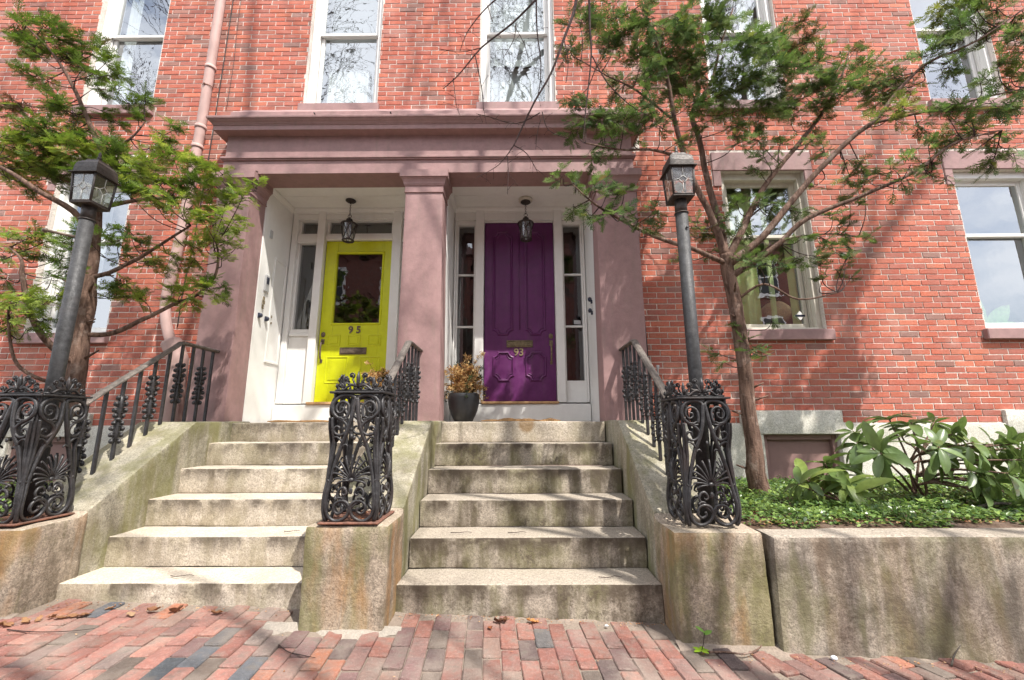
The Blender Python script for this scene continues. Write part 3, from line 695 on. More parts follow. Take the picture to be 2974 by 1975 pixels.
skirt('cement_patch', -1.36, -.62, -1.99, .03, .11, MT['cement'], .018, 1)
skirt('cement_patch', -2.80, -1.20, -1.73, .03, .08, MT['sand'], .010, 2)
skirt('cement_patch', -.72, .90, -1.73, .03, .08, MT['sand'], .010, 3)
skirt('cement_patch', .86, 5.5, -2.0, .05, .09, MT['sand'], .010, 4)
skirt('cement_patch', -4.6, -2.72, -2.0, .07, .15, MT['sand'], .012, 5)

k = MB(); k.bbox(-40, 40, -4.25, -4.1, -.5, 0, .012)
k.v = [(x, y, z+ground_z(max(-10, min(10, x)), -4.1)) for x, y, z in k.v]
k2 = MB()
for i in range(20):
    x0 = -10+i*1.0
    k2.bbox(x0+.004, x0+.996, -4.27, -4.10, -.6, ground_z(x0+.5, -4.1)-.004, .012)
k2.build('kerb', MT['kerb'], kind='structure')
st = MB(); st.add([(-60, -13, -.35), (60, -13, -.35), (60, -4.2, -.17), (-60, -4.2, -.17)], [(0, 1, 2, 3)])
st.build('road', MT['asphalt'], kind='structure', fix=False)
gr = MB()
gr.add([(-400, -400, -.8), (400, -400, -.8), (400, 400, -.8), (-400, 400, -.8)], [(0, 1, 2, 3)])
gr.build('ground', MT['soil'], kind='structure', fix=False)
fp = MB(); fp.box(-60, 60, -16, -13, -.6, -.2); fp.build('far_sidewalk', MT['paver'], kind='structure')
for me in (bpy.data.meshes[-1],): pass

# ================================================================== THE HOUSE
house = empty('brick_rowhouse', (0, 0, 0))
tag(house, 'red brick rowhouse front with mauve painted portico over two doors', 'house')

CH, CL, JT = .065, .209, .0092       # course height, stretcher pitch, joint
Z0 = 1.137
UP = [(-5.31, -4.44), (-2.57, -1.67), (-.405, .52), (2.42, 3.33), (5.09, 6.0)]
LO = [(-5.40, -4.50), (2.44, 3.41), (5.15, 6.12)]
UPZ = (4.97, 7.25); LOZ = (2.135, 4.05)
holes = [(a, b, 4.84, 7.25) for a, b in UP] + [(a, b, 2.02, 4.05) for a, b in LO]
skip = []                                     # rectangles covered by stone or openings
for a, b in UP: skip.append((a, b, UPZ[0], UPZ[1]))
for a, b in (UP[0], UP[3], UP[4]): skip.append((a-.05, b+.12 if a > 4 else b+.05, 4.84, 4.97))
for a, b in LO:
    skip += [(a, b, LOZ[0], LOZ[1]), (a-.10, b+.10, 4.05, 4.29), (a-.10, a, 3.85, 4.06), (b, b+.10, 3.85, 4.06), (a-.06, b+.06, 2.015, 2.135)]
skip.append((-3.30, 1.375, 0, 4.30)); skip.append((-3.42, 1.50, 4.30, 4.92))
skip.append((-3.2, 1.3, 4.90, 4.935))
skip += [(2.37, 3.42, 1.0, 1.265), (-5.45, -4.47, 1.0, 1.265), (5.115, 6.2, 1.0, 1.265)]

def clip_course(x0, x1, z0, z1):
    """visible pieces of a brick between openings"""
    segs = [(x0, x1)]
    zc = (z0+z1)/2
    for a, b, c, d in skip:
        if c < zc < d:
            out = []
            for s, e in segs:
                if b <= s or a >= e: out.append((s, e)); continue
                if a > s: out.append((s, a-.004))
                if b < e: out.append((b+.004, e))
            segs = out
    return [(s, e) for s, e in segs if e-s > .02]

BR_T = [(.49, .155, .105), (.46, .145, .10), (.52, .17, .11), (.44, .14, .10), (.47, .16, .115), (.43, .15, .11), (.53, .185, .12), (.40, .145, .11), (.48, .15, .10), (.47, .155, .105)]
BR_GREY = [(.31, .155, .125), (.29, .165, .14), (.35, .165, .13)]
bricks = []
row = 0
z = Z0
wr = random.Random(5)
while z < 7.3:
    off = (CL/2 if row % 2 else 0) + wr.uniform(-.012, .012)
    x = -7.3 + off
    while x < 7.4:
        L = CL*wr.uniform(.985, 1.015)
        for s, e in clip_course(x, x+L, z, z+CH):
            grey = wr.random() < (.13 if z > 3.9 else .06)
            t = wr.choice(BR_GREY if grey else BR_T); kk = wr.uniform(.9, 1.1)
            bricks.append((s+JT/2, e-JT/2, z+JT/2+wr.uniform(-.001, .001), z+CH-JT/2+wr.uniform(-.001, .001), wr.uniform(-.0025, .002), tuple(c*kk for c in t)))
        x += L
    z += CH; row += 1

def brick_geo(b, mb, rel=None):
    x0, x1, z0, z1, dy, t = b
    ox, oz = (0, 0) if rel is None else rel
    c = .0028
    j = lambda s=.0011: wr.uniform(-s, s)
    yf = dy-.001; yb = .012
    o = [(x0, z0), (x1, z0), (x1, z1), (x0, z1)]
    i_ = [(x0+c, z0+c), (x1-c, z0+c), (x1-c, z1-c), (x0+c, z1-c)]
    vs = [(x+j()-ox, yb, zz+j()-oz) for x, zz in o] + [(x+j()-ox, yf+c*.8, zz+j()-oz) for x, zz in o] + [(x+j()-ox, yf, zz+j()-oz) for x, zz in i_]
    # mid points on the front edges give slightly uneven arrises
    fs = []
    for a in range(4):
        b2 = (a+1) % 4
        fs.append((a, b2, 4+b2, 4+a)); fs.append((4+a, 4+b2, 8+b2, 8+a))
    fs.append((8, 9, 10, 11))
    mb.add(vs, fs, t)

def bsize(b):
    c = Vector(((b[0]+b[1])/2, 0, (b[2]+b[3])/2)); d = c-camxy; zf = d.dot(fw)
    u = d.dot(rt2)/zf*15.01/36; v = d.dot(up2)/zf*15.01/36
    if abs(u) > .5 or abs(v) > .33: return 0
    # hidden behind the stonework of the stoops
    if c.x < 1.6 and c.x > -3.6 and c.z < 1.5: return 0
    return (b[1]-b[0])*(b[3]-b[2])/(zf*zf)*(1+.3*wr.random())
order = sorted(range(len(bricks)), key=lambda i: -bsize(bricks[i]))
single = set(order[:300])
rest = MB()
for i, b in enumerate(bricks):
    if i in single:
        mb = MB(); ox, oz = (b[0]+b[1])/2, (b[2]+b[3])/2
        brick_geo(b, mb, (ox, oz))
        mb.build('brick', MT['brick'], house, (ox, 0, oz))
    else:
        brick_geo(b, rest)
rest.build('brickwork', MT['brick'], house, kind='stuff')

# backing wall with the openings left out (mortar face 7 mm behind the bricks)
def grid_wall(x0, x1, z0, z1, y0, y1, rects, name, mat, parent, kind=None):
    xs = sorted({x0, x1, *[v for r in rects for v in r[:2] if x0 < v < x1]})
    zs = sorted({z0, z1, *[v for r in rects for v in r[2:4] if z0 < v < z1]})
    mb = MB()
    for i in range(len(xs)-1):
        runs = None
        for j in range(len(zs)-1):
            cx, cz = (xs[i]+xs[i+1])/2, (zs[j]+zs[j+1])/2
            solid = not any(a < cx < b and c < cz < d for a, b, c, d in rects)
            if solid:
                if runs is None: runs = [zs[j], zs[j+1]]
                else: runs[1] = zs[j+1]
            if (not solid or j == len(zs)-2) and runs:
                mb.box(xs[i], xs[i+1], y0, y1, runs[0], runs[1]); runs = None
    return mb.build(name, mat, parent, kind=kind)
wall_holes = [(a, b, UPZ[0], UPZ[1]) for a, b in UP] + [(a, b, LOZ[0], LOZ[1]) for a, b in LO] + [(-3.24, 1.32, 0.0, 4.55), (2.59, 3.37, .3, 1.02), (-5.30, -4.52, .3, 1.02), (5.33, 6.1, .3, 1.02)]
grid_wall(-7.4, 7.5, .3, 7.35, .0035, .26, wall_holes, 'mortar_wall', MT['mortar'], house)
# plain continuation of the front outside the picture
def m_far_brick(name, c1, c2, mort, sc=1.0):
    k = NT(name)
    bt = k.n('ShaderNodeTexBrick')
    mp = k.n('ShaderNodeMapping'); mp.inputs['Rotation'].default_value = (R(90), 0, 0)
    k.l(k.pos(), mp.inputs[0]); k.l(mp.outputs[0], bt.inputs[0])
    bt.inputs['Scale'].default_value = 1.0/sc
    bt.inputs['Brick Width'].default_value = .209; bt.inputs['Row Height'].default_value = .065; bt.inputs['Mortar Size'].default_value = .005
    bt.inputs['Color1'].default_value = (*c1, 1); bt.inputs['Color2'].default_value = (*c2, 1); bt.inputs['Mortar'].default_value = (*mort, 1)
    return k.done(bt.outputs[0], .9)
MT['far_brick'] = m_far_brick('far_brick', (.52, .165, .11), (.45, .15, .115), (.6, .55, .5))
MT['far_brick_shaded'] = m_far_brick('opposite_brick_shaded', (.22, .07, .05), (.17, .06, .045), (.2, .17, .15))  # north fronts out of the sun: their shade is put into the brick colour
b = MB()
b.box(-18, -7.4, 0, .26, -.4, 10.4); b.box(7.5, 18, 0, .26, -.4, 10.4); b.box(-7.4, 7.5, 0, .26, 7.35, 10.4)
b.build('upper_wall', MT['far_brick'], house)

# dim rooms behind the glass
rm = MB()
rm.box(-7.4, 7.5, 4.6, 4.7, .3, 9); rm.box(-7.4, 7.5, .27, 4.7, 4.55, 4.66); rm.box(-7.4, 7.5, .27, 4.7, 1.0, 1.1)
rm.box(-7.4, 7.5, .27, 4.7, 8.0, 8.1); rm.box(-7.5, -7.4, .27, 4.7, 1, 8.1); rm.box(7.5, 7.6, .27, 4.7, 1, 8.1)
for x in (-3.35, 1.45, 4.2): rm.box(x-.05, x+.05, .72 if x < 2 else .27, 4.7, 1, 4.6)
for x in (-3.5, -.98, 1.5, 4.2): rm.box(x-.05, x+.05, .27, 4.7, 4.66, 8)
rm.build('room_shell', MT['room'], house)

# ---- window: casing > sashes, panes, sill as sub-parts
def make_window(x0, x1, z0, z1, zmid, blind=None, wood='white', sill=None, deep=.10, cas=.055):
    """part 'window' (outer frame) with sub-parts sash, pane, sill, curtain"""
    W = MT[wood]
    fr = MB()
    ya, yb = deep-.045, deep+.14
    c = cas
    fr.bbox(x0+.002, x0+c, ya, yb, z0+.002, z1-.002, .004)
    fr.bbox(x1-c, x1-.002, ya, yb, z0+.002, z1-.002, .004)
    fr.bbox(x0+c+.001, x1-c-.001, ya+.003, yb, z1-c*1.5, z1-.002, .004)
    # sill nose of the frame
    fr.bbox(x0+.004, x1-.004, ya-.012, yb-.002, z0+.001, z0+.035, .004)
    # stop beads stepping back along the jambs
    for d, w in ((deep+.012, .014), (deep+.048, .010)):
        fr.box(x0+c+.0005, x0+c+w, d, d+.012, z0+.036, z1-c*1.5-.001)
        fr.box(x1-c-w, x1-c-.0005, d, d+.012, z0+.036, z1-c*1.5-.001)
        fr.box(x0+c+w+.001, x1-c-w-.001, d+.001, d+.011, z1-c*1.5-w, z1-c*1.5-.0005)
    win = fr.build('window', W, house)
    sx0, sx1 = x0+c+.012, x1-c-.012
    st_ = .045
    def sash(za, zb, y, botr, topr):
        s = MB()
        s.bbox(sx0, sx0+st_, y, y+.035, za, zb, .004); s.bbox(sx1-st_, sx1, y, y+.035, za, zb, .004)
        s.bbox(sx0+st_+.0005, sx1-st_-.0005, y+.001, y+.034, za, za+botr, .004); s.bbox(sx0+st_+.0005, sx1-st_-.0005, y+.001, y+.034, zb-topr, zb, .004)
        o = s.build('sash', W, win)
        p = MB(); g0, g1 = sx0+st_-.004, sx1-st_+.004
        nx_ = 1
        p.add([(g0, y+.018, za+botr-.004), (g1, y+.018, za+botr-.004), (g1, y+.018, zb-topr+.004), (g0, y+.018, zb-topr+.004)], [(0, 1, 2, 3)])
        p.build('pane', MT['glass'], win, fix=False)
    sash(zmid-.02, z1-c*1.5-.012, deep+.022, .04, .045)
    sash(z0+.037, zmid+.022, deep+.062, .065, .036)
    if sill:
        s = MB(); s.bbox(sill[0], sill[1], -.055, deep-.03, sill[2], sill[3], .007)
        s.build('sill', MT['brownstone'], win)
    return win

def curtain(win, x0, x1, z0, z1, y, mat, amp=.018, fr=38, n=60, seed=0):
    V = []
    F = []
    for i in range(n+1):
        x = x0+(x1-x0)*i/n
        for j, zz in enumerate((z0, (z0+z1)/2, z1)):
            V.append((x+.01*math.sin(seed+j), y+amp*math.sin(x*fr+seed)+amp*.5*math.sin(x*fr*2.3+seed+j*.5), zz))
    for i in range(n):
        for j in range(2):
            a = i*3+j
            F.append((a, a+3, a+4, a+1))
    mb = MB(); mb.add(V, F, None, True)
    return mb.build('curtain', mat, win, fix=False)

wins = []
for n, (a, b_) in enumerate(UP):
    sl = (a-.05, b_+(.12 if n == 4 else .05), 4.845, 4.968)
    if n in (1, 2): sl = (a-.04, b_+.04, 4.85, 4.968)
    w = make_window(a, b_, 4.968, 7.25, 6.13, sill=sl)
    wins.append(w)
for n, (a, b_) in enumerate(LO):
    w = make_window(a, b_, 2.136, 4.05, 3.28, wood='white' if n != 1 else 'cream', sill=(a-.055, b_+.055, 2.015, 2.134))
    wins.append(w)
# what hangs inside
curtain(wins[0], -5.18, -5.02, 5.0, 7.1, .23, MT['curtain'], .012, 60)
curtain(wins[1], -2.44, -1.80, 5.0, 7.1, .30, MT['curtain'], .012, 50)
curtain(wins[2], -.30, .42, 5.75, 7.1, .26, MT['curtain'], .010, 40, seed=2)
curtain(wins[2], -.30, .42, 5.0, 5.8, .34, MT['curtain'], .014, 50)
curtain(wins[3], 3.02, 3.22, 5.0, 7.1, .25, MT['curtain'], .012, 50)
curtain(wins[5], -5.27, -4.93, 2.2, 3.9, .27, MT['curtain'], .02, 40)
curtain(wins[6], 2.52, 2.86, 2.2, 3.9, .235, MT['curtain_green'], .02, 34)
curtain(wins[6], 2.98, 3.05, 2.2, 3.9, .235, MT['curtain_green'], .012, 60)
curtain(wins[6], 3.22, 3.31, 2.2, 3.9, .235, MT['curtain_green'], .02, 34)
curtain(wins[7], 5.25, 5.42, 2.2, 2.9, .25, MT['curtain_green'], .02, 34)
# slatted blind inside the second upper window
bl = MB()
for i in range(34):
    zz = 5.72+i*.04
    bl.add([(-2.45, .285, zz), (-1.79, .285, zz), (-1.79, .262, zz+.028), (-2.45, .262, zz+.028)], [(0, 1, 2, 3)])
bl.build('blind', MT['curtain'], wins[1], fix=False)

# lintels with their ears
for n, (a, b_) in enumerate(LO):
    l = MB(); l.bbox(a-.10, b_+.10, -.014, .10, 4.052, 4.29, .006)
    o = l.build('lintel', MT['brownstone'], house)
    for s in (-1, 1):
        e = MB(); xa, xb = (a-.097, a-.003) if s < 0 else (b_+.003, b_+.097)
        e.bbox(xa, xb, -.011, .09, 3.852, 4.05, .005)
        e.build('lintel_block', MT['brownstone'], o)

# granite foundation: blocks and the lintels of the basement lights
def block(name, x0, x1, y0, y1, z0, z1, mat, parent, seed=0, amp=.003, cell=.12, bev=.006):
    mb = MB(); mb.box(x0, x1, y0, y1, z0, z1)
    return link(name, rough_mesh(mb, name, mat, cell, amp, bev, seed), None, parent)
for i, (a, b_) in enumerate([(-7.4, -6.2), (-6.194, -5.306), (-4.514, -3.30), (1.38, 2.584), (3.376, 4.6), (4.606, 5.324), (6.106, 7.5)]):
    block('foundation_block', a, b_, -.022, .2, .2, 1.128 if i not in () else 1.0, MT['granite_base'], house, i)
for a, b_ in ((2.37, 3.42), (-5.45, -4.47), (5.115, 6.2)):
    block('basement_lintel', a, b_, -.034, .2, 1.026, 1.262, MT['granite_base'], house, a)
for a, b_ in ((2.59, 3.37), (-5.30, -4.52), (5.33, 6.10)):
    f = MB()
    f.bbox(a+.002, a+.05, .03, .14, .2, 1.022, .004); f.bbox(b_-.05, b_-.002, .03, .14, .2, 1.022, .004)
    f.bbox(a+.051, b_-.051, .032, .138, .965, 1.02, .004)
    fo = f.build('basement_window', MT['brownstone_d'], house)
    p = MB(); p.bbox(a+.05, b_-.05, .07, .11, .2, .965, .003); p.build('board', MT['brownstone_d'], fo)

# ================================================================== PORTICO (part of the house front)
FX0, FX1, FY = -3.262, 1.342, -.25
ent = MB()
ent.box(FX0, FX1, FY, .05, 3.90, 4.056)                       # architrave
ent.bbox(FX0-.018, FX1+.018, FY-.018, .04, 4.058, 4.072, .003)
ent.bbox(FX0-.030, FX1+.030, FY-.030, .04, 4.073, 4.102, .004)
ent.box(FX0+.006, FX1-.006, FY+.006, .04, 4.103, 4.40)        # frieze
portico = ent.build('portico', MT['brownstone'], house)
cor = MB()
def ring_profile(prof, x0, x1, y_back=.0):
    """moulding run: profile of (projection, z) wrapped round the two ends and the front"""
    for i in range(len(prof)-1):
        (p0, z0), (p1, z1) = prof[i], prof[i+1]
        a = [(x0-p0, y_back, z0), (x0-p0, FY-p0, z0), (x1+p0, FY-p0, z0), (x1+p0, y_back, z0)]
        b2 = [(x0-p1, y_back, z1), (x0-p1, FY-p1, z1), (x1+p1, FY-p1, z1), (x1+p1, y_back, z1)]
        cor.add(a+b2, [(0, 1, 5, 4), (1, 2, 6, 5), (2, 3, 7, 6)])
ring_profile([(-.006, 4.372), (.012, 4.374), (.094, 4.380), (.096, 4.383), (.096, 4.436), (.104, 4.438), (.104, 4.446), (.110, 4.449),
              (.118, 4.462), (.130, 4.472), (.140, 4.484), (.143, 4.486), (.143, 4.492), (.152, 4.494), (.155, 4.506), (.155, 4.520), (.149, 4.526), (-.02, 4.545), (-.02, 4.60)], FX0, FX1)
co = cor.build('cornice', MT['brownstone'], portico, fix=False)
bc = MB()
bc.prism_yz([(-.235, 4.53), (.0, 4.53), (.0, 4.90), (-.02, 4.90), (-.235, 4.70)], FX0-.01, FX1+.01)
bc.build('blocking_course', MT['brownstone'], portico)
for x in (-2.29, -1.41):
    n_ = MB(); n_.tube([(x, -.235, 4.66), (x, -.262, 4.665)], .008, 6); n_.build('iron_pin', MT['iron'], portico)

# pilasters: shaft with a slight batter, stepped capital
def pilaster(xa, xb, ta=0, tb=0):
    zt = 3.66
    s = MB()
    y0, y1 = FY+.002, .05
    V = [(xa, y0, 1.16), (xb, y0, 1.16), (xb, y1, 1.16), (xa, y1, 1.16), (xa+ta, y0, zt), (xb-tb, y0, zt), (xb-tb, y1, zt), (xa+ta, y1, zt)]
    s.add(V, [(0, 1, 5, 4), (1, 2, 6, 5), (2, 3, 7, 6), (3, 0, 4, 7), (4, 5, 6, 7)])
    me = rough_mesh(s, 'pillar', MT['brownstone'], .16, .0016, .006, xa, 3)
    o = link('pillar', me, None, house)
    c = MB()
    a, b2 = xa+ta, xb-tb
    prof = [(.0, 3.655), (.012, 3.657), (.012, 3.668), (.006, 3.67), (.006, 3.735), (.014, 3.737), (.014, 3.748), (.020, 3.752), (.024, 3.775), (.034, 3.80), (.046, 3.815), (.046, 3.822), (.058, 3.824), (.058, 3.905)]
    for i in range(len(prof)-1):
        (p0, z0), (p1, z1) = prof[i], prof[i+1]
        q = [(a-p0, y0-p0, z0), (b2+p0, y0-p0, z0), (b2+p0, y1+p0*.2, z0), (a-p0, y1+p0*.2, z0)]
        w = [(a-p1, y0-p1, z1), (b2+p1, y0-p1, z1), (b2+p1, y1+p1*.2, z1), (a-p1, y1+p1*.2, z1)]
        c.add(q+w, [(0, 1, 5, 4), (1, 2, 6, 5), (2, 3, 7, 6), (3, 0, 4, 7)])
    c.add([(a-.058, y0-.058, 3.905), (b2+.058, y0-.058, 3.905), (b2+.058, y0+.003, 3.93), (a-.058, y0+.003, 3.93)], [(0, 1, 2, 3)])
    c.build('capital', MT['brownstone'], o, fix=False)
    return o
pilaster(-3.295, -2.905, .01, .012)
pilaster(-1.212, -.752, .018, .03)
pilaster(.905, 1.365, .012, .01)

# ---- the two entrance recesses
def recess(xa, xb):
    """white panelled porch box: two reveals, ceiling, crown moulding; returns the reveal and ceiling objects"""
    r1 = MB(); r1.box(xa-.06, xa-.004, .052, .80, 1.16, 3.93)
    a = r1.build('reveal_left', MT['white'], house); a.name = 'porch_side_wall'
    r2 = MB(); r2.box(xb+.004, xb+.06, .052, .80, 1.16, 3.93)
    b = r2.build('porch_side_wall', MT['white'], house)
    c = MB(); c.box(xa-.06, xb+.06, .0515, .80, 3.932, 4.0)
    # beads running across the ceiling boards
    c.tube([(xa, .30, 3.931), (xb, .30, 3.931)], .0035, 5)
    ce = c.build('porch_ceiling', MT['white'], house)
    m_ = MB()
    prof = [(.0, 3.865), (.010, 3.868), (.012, 3.88), (.024, 3.895), (.032, 3.912), (.034, 3.931)]
    for i in range(len(prof)-1):
        (p0, z0), (p1, z1) = prof[i], prof[i+1]
        q = [(xa+p0-.004, .055, z0), (xa+p0-.004, .62-p0, z0), (xb-p0+.004, .62-p0, z0), (xb-p0+.004, .055, z0)]
        w = [(xa+p1-.004, .055, z1), (xa+p1-.004, .62-p1, z1), (xb-p1+.004, .62-p1, z1), (xb-p1+.004, .055, z1)]
        m_.add(q+w, [(0, 1, 5, 4), (1, 2, 6, 5), (2, 3, 7, 6)])
    m_.build('crown_moulding', MT['white'], ce, fix=False)
    return a, b, ce
recL = recess(-2.90, -1.205)
recR = recess(-.768, .915)

def post(mb, x0, x1, z0, z1, y0=.62, y1=.78, c=.005): mb.bbox(x0, x1, y0, y1, z0, z1, c)
# surround of the yellow door (No. 95)
s = MB()
post(s, -2.895, -2.825, 1.39, 3.93)
post(s, -2.555, -2.457, 1.39, 3.93, .60)
post(s, -1.573, -1.458, 1.39, 3.93, .60)
post(s, -1.285, -1.207, 1.39, 3.93)
s.box(-2.896, -1.206, .625, .775, 3.79, 3.931)
for xa, xb in ((-2.824, -2.556), (-2.456, -1.574), (-1.457, -1.286)):
    s.bbox(xa, xb, .635, .76, 3.505 if xb-xa > .5 else 3.47, 3.565, .006)
    s.bbox(xa, xb, .655, .76, 3.566, 3.60, .003); s.bbox(xa, xb, .655, .76, 3.778, 3.789, .002)
for xa, xb in ((-2.824, -2.556), (-1.457, -1.286)):
    s.bbox(xa, xb, .66, .76, 1.39, 2.22, .003)
    s.bbox(xa+.005, xb-.005, .64, .70, 2.222, 2.262, .005)
    s.bbox(xa, xb, .66, .76, 2.264, 2.315, .003)
    for x_ in (xa, xb-.03): s.bbox(x_+.0005, x_+.0295, .665, .76, 2.316, 3.469, .003)
    for x_ in (xa, xb-.03): s.bbox(x_+.0005, x_+.0295, .665, .76, 3.601, 3.777, .003)
for x_ in (-2.456, -1.606): s.bbox(x_+.0005, x_+.0315, .665, .76, 3.601, 3.777, .003)
s.bbox(-2.895, -1.207, .575, .80, 1.165, 1.372, .006)
surL = s.build('door_surround', MT['white'], house)
def pane(x0, x1, z0, z1, y, parent, mat='glass_dark', name='pane'):
    p = MB(); p.add([(x0, y, z0), (x1, y, z0), (x1, y, z1), (x0, y, z1)], [(0, 1, 2, 3)])
    return p.build(name, MT[mat], parent, fix=False)
for xa, xb in ((-2.795, -2.585), (-1.428, -1.315)):
    pane(xa, xb, 2.31, 3.475, .715, surL); pane(xa, xb, 3.598, 3.781, .715, surL)
pane(-2.426, -1.604, 3.598, 3.781, .715, surL)
t = MB(); t.bbox(-2.49, -1.56, .555, .70, 1.374, 1.404, .004); t.build('threshold', MT['wood'], surL)

# surround of the purple door (No. 93)
s = MB()
post(s, -.764, -.742, 1.39, 3.93)
post(s, -.492, -.382, 1.39, 3.93, .60)
post(s, .521, .626, 1.39, 3.93, .60)
post(s, .890, .911, 1.39, 3.93)
s.box(-.765, .912, .622, .775, 3.762, 3.931)
s.bbox(-.381, .520, .665, .76, 3.748, 3.761, .002)
for xa, xb in ((-.741, -.493), (.627, .889)):
    s.bbox(xa, xb, .66, .76, 1.39, 1.655, .003); s.bbox(xa, xb, .655, .76, 3.708, 3.761, .003)
    for x_ in (xa, xb-.022): s.bbox(x_+.0005, x_+.0215, .66, .76, 1.656, 3.707, .003)
s.bbox(-.765, .912, .575, .80, 1.165, 1.372, .006)
surR = s.build('door_surround', MT['white'], house)
for xa, xb in ((-.721, -.513), (.647, .869)):
    pane(xa, xb, 1.655, 3.71, .715, surR)
    for zz in (2.343, 3.03):
        m_ = MB(); m_.bbox(xa, xb, .69, .73, zz-.012, zz+.012, .003); m_.build('glazing_bar', MT['white'], surR)
t = MB(); t.bbox(-.392, .533, .555, .70, 1.374, 1.402, .004); t.build('threshold', MT['wood'], surR)
nt = MB(); nt.bbox(.76, .845, .706, .712, 2.375, 2.425, .001); nt.build('window_label', MT['beige'], surR)
# dark halls behind
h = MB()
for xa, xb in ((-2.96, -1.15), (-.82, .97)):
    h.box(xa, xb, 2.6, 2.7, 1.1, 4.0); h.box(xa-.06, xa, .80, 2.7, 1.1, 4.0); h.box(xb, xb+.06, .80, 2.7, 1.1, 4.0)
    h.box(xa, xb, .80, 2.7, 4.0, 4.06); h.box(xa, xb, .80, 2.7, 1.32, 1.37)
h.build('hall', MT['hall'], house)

def panel_ring(mb, x0, x1, z0, z1, y, w=.014, d=.010, notch=0.0, inset=.006):
    """raised bolection moulding round a panel; notch cuts concave corners"""
    if notch <= 0:
        path = [(x0, z0), (x1, z0), (x1, z1), (x0, z1)]
    else:
        q = notch; path = []
        def arc(cx, cz, a0, a1):
            for i in range(6):
                a = R(a0+(a1-a0)*i/5); path.append((cx+q*math.cos(a), cz+q*math.sin(a)))
        arc(x0, z0, 90, 0); arc(x1, z0, 180, 90); arc(x1, z1, 270, 180); arc(x0, z1, 360, 270)
    P = [Vector((a, 0, b)) for a, b in path]
    n = len(P); ctr = Vector(((x0+x1)/2, 0, (z0+z1)/2))
    rings = []
    for o_, h_ in ((0, 0), (.25*w, .8*d), (.5*w, d), (.8*w, .6*d), (w, -.3*d)):
        ring = []
        for i in range(n):
            a, b, c = P[i-1], P[i], P[(i+1) % n]
            e1 = (b-a).normalized(); e2 = (c-b).normalized()
            n1 = Vector((-e1.z, 0, e1.x)); n2 = Vector((-e2.z, 0, e2.x))
            nn = (n1+n2)
            if nn.length < 1e-6: nn = n1
            nn.normalize(); k = 1/max(.5, nn.dot(n1))
            pt = b+nn*o_*k
            ring.append((pt.x, y-h_, pt.z))
        rings.append(ring)
    vs = [v for r_ in rings for v in r_]; fs = []
    for j in range(len(rings)-1):
        for i in range(n):
            i2 = (i+1) % n
            fs.append((j*n+i, j*n+i2, (j+1)*n+i2, (j+1)*n+i))
    mb.add(vs, fs)

def text_mesh(txt, size, depth, mat, parent, loc, name='house_number', bold=.0, space=1.0):
    cu = bpy.data.curves.new('number_curve', 'FONT')
    cu.body = txt; cu.size = size; cu.extrude = depth; cu.offset = bold; cu.align_x = 'CENTER'; cu.align_y = 'CENTER'; cu.space_character = space
    ob = bpy.data.objects.new('tmp', cu); C.objects.link(ob)
    bpy.context.view_layer.update()
    me = bpy.data.meshes.new_from_object(ob.evaluated_get(bpy.context.evaluated_depsgraph_get()))
    bpy.data.objects.remove(ob); bpy.data.curves.remove(cu)
    me.transform(Matrix.Rotation(R(90), 4, 'X'))
    me.materials.clear(); me.materials.append(mat)
    return link(name, me, None, parent, loc)

# yellow door
X0, X1, ZB, ZT, YD = -2.450, -1.582, 1.408, 3.50, .675
d = MB()
gx0, gx1, gz0, gz1 = -2.293, -1.711, 2.40, 3.327
d.bbox(X0, gx0, YD, YD+.045, ZB, ZT, .003); d.bbox(gx1, X1, YD, YD+.045, ZB, ZT, .003)
d.bbox(gx0+.0005, gx1-.0005, YD+.0005, YD+.0445, gz1, ZT-.0005, .003); d.bbox(gx0+.0005, gx1-.0005, YD+.0005, YD+.0445, ZB+.0005, gz0, .003)
doorY = d.build('door', MT['yellow'], house)
tag(doorY, 'acid yellow door numbered 95 with a large upper pane')
r_ = MB()
panel_ring(r_, gx0-.03, gx1+.03, gz0-.03, gz1+.03, YD, .03, .014)
r_.build('moulding', MT['yellow'], doorY, fix=False)
for a, b_, c_, e_ in ((-2.35, -2.18, 2.10, 2.247), (-2.092, -1.927, 2.10, 2.247), (-1.838, -1.668, 2.10, 2.247), (-2.345, -2.065, 1.635, 1.968), (-1.925, -1.668, 1.635, 1.968)):
    r_ = MB(); panel_ring(r_, a, b_, c_, e_, YD, .018, .007)
    w_ = (b_-a)*.20 if b_-a < .2 else .035
    hh = (e_-c_)*.20 if b_-a < .2 else .04
    r_.bbox(a+w_, b_-w_, YD-.005, YD+.004, c_+hh, e_-hh, .0045)
    r_.build('door_panel', MT['yellow'], doorY, fix=False)
pane(gx0-.002, gx1+.002, gz0-.002, gz1+.002, YD+.02, doorY)
text_mesh('9 5', .125, .004, MT['bronze'], doorY, (-2.008, YD-.005, 2.305), bold=.003)
def mail_slot(x0, x1, z0, z1, y, mat, parent):
    s = MB(); s.bbox(x0, x1, y-.010, y, z0, z1, .004)
    s.bbox(x0+.018, x1-.018, y-.017, y-.009, z0+.016, z1-.020, .003)
    s.tube([(x0+.02, y-.012, z1-.014), (x1-.02, y-.012, z1-.014)], .005, 6)
    return s.build('mail_slot', MT[mat], parent)
mail_slot(-2.177, -1.843, 1.995, 2.083, YD, 'bronze', doorY)
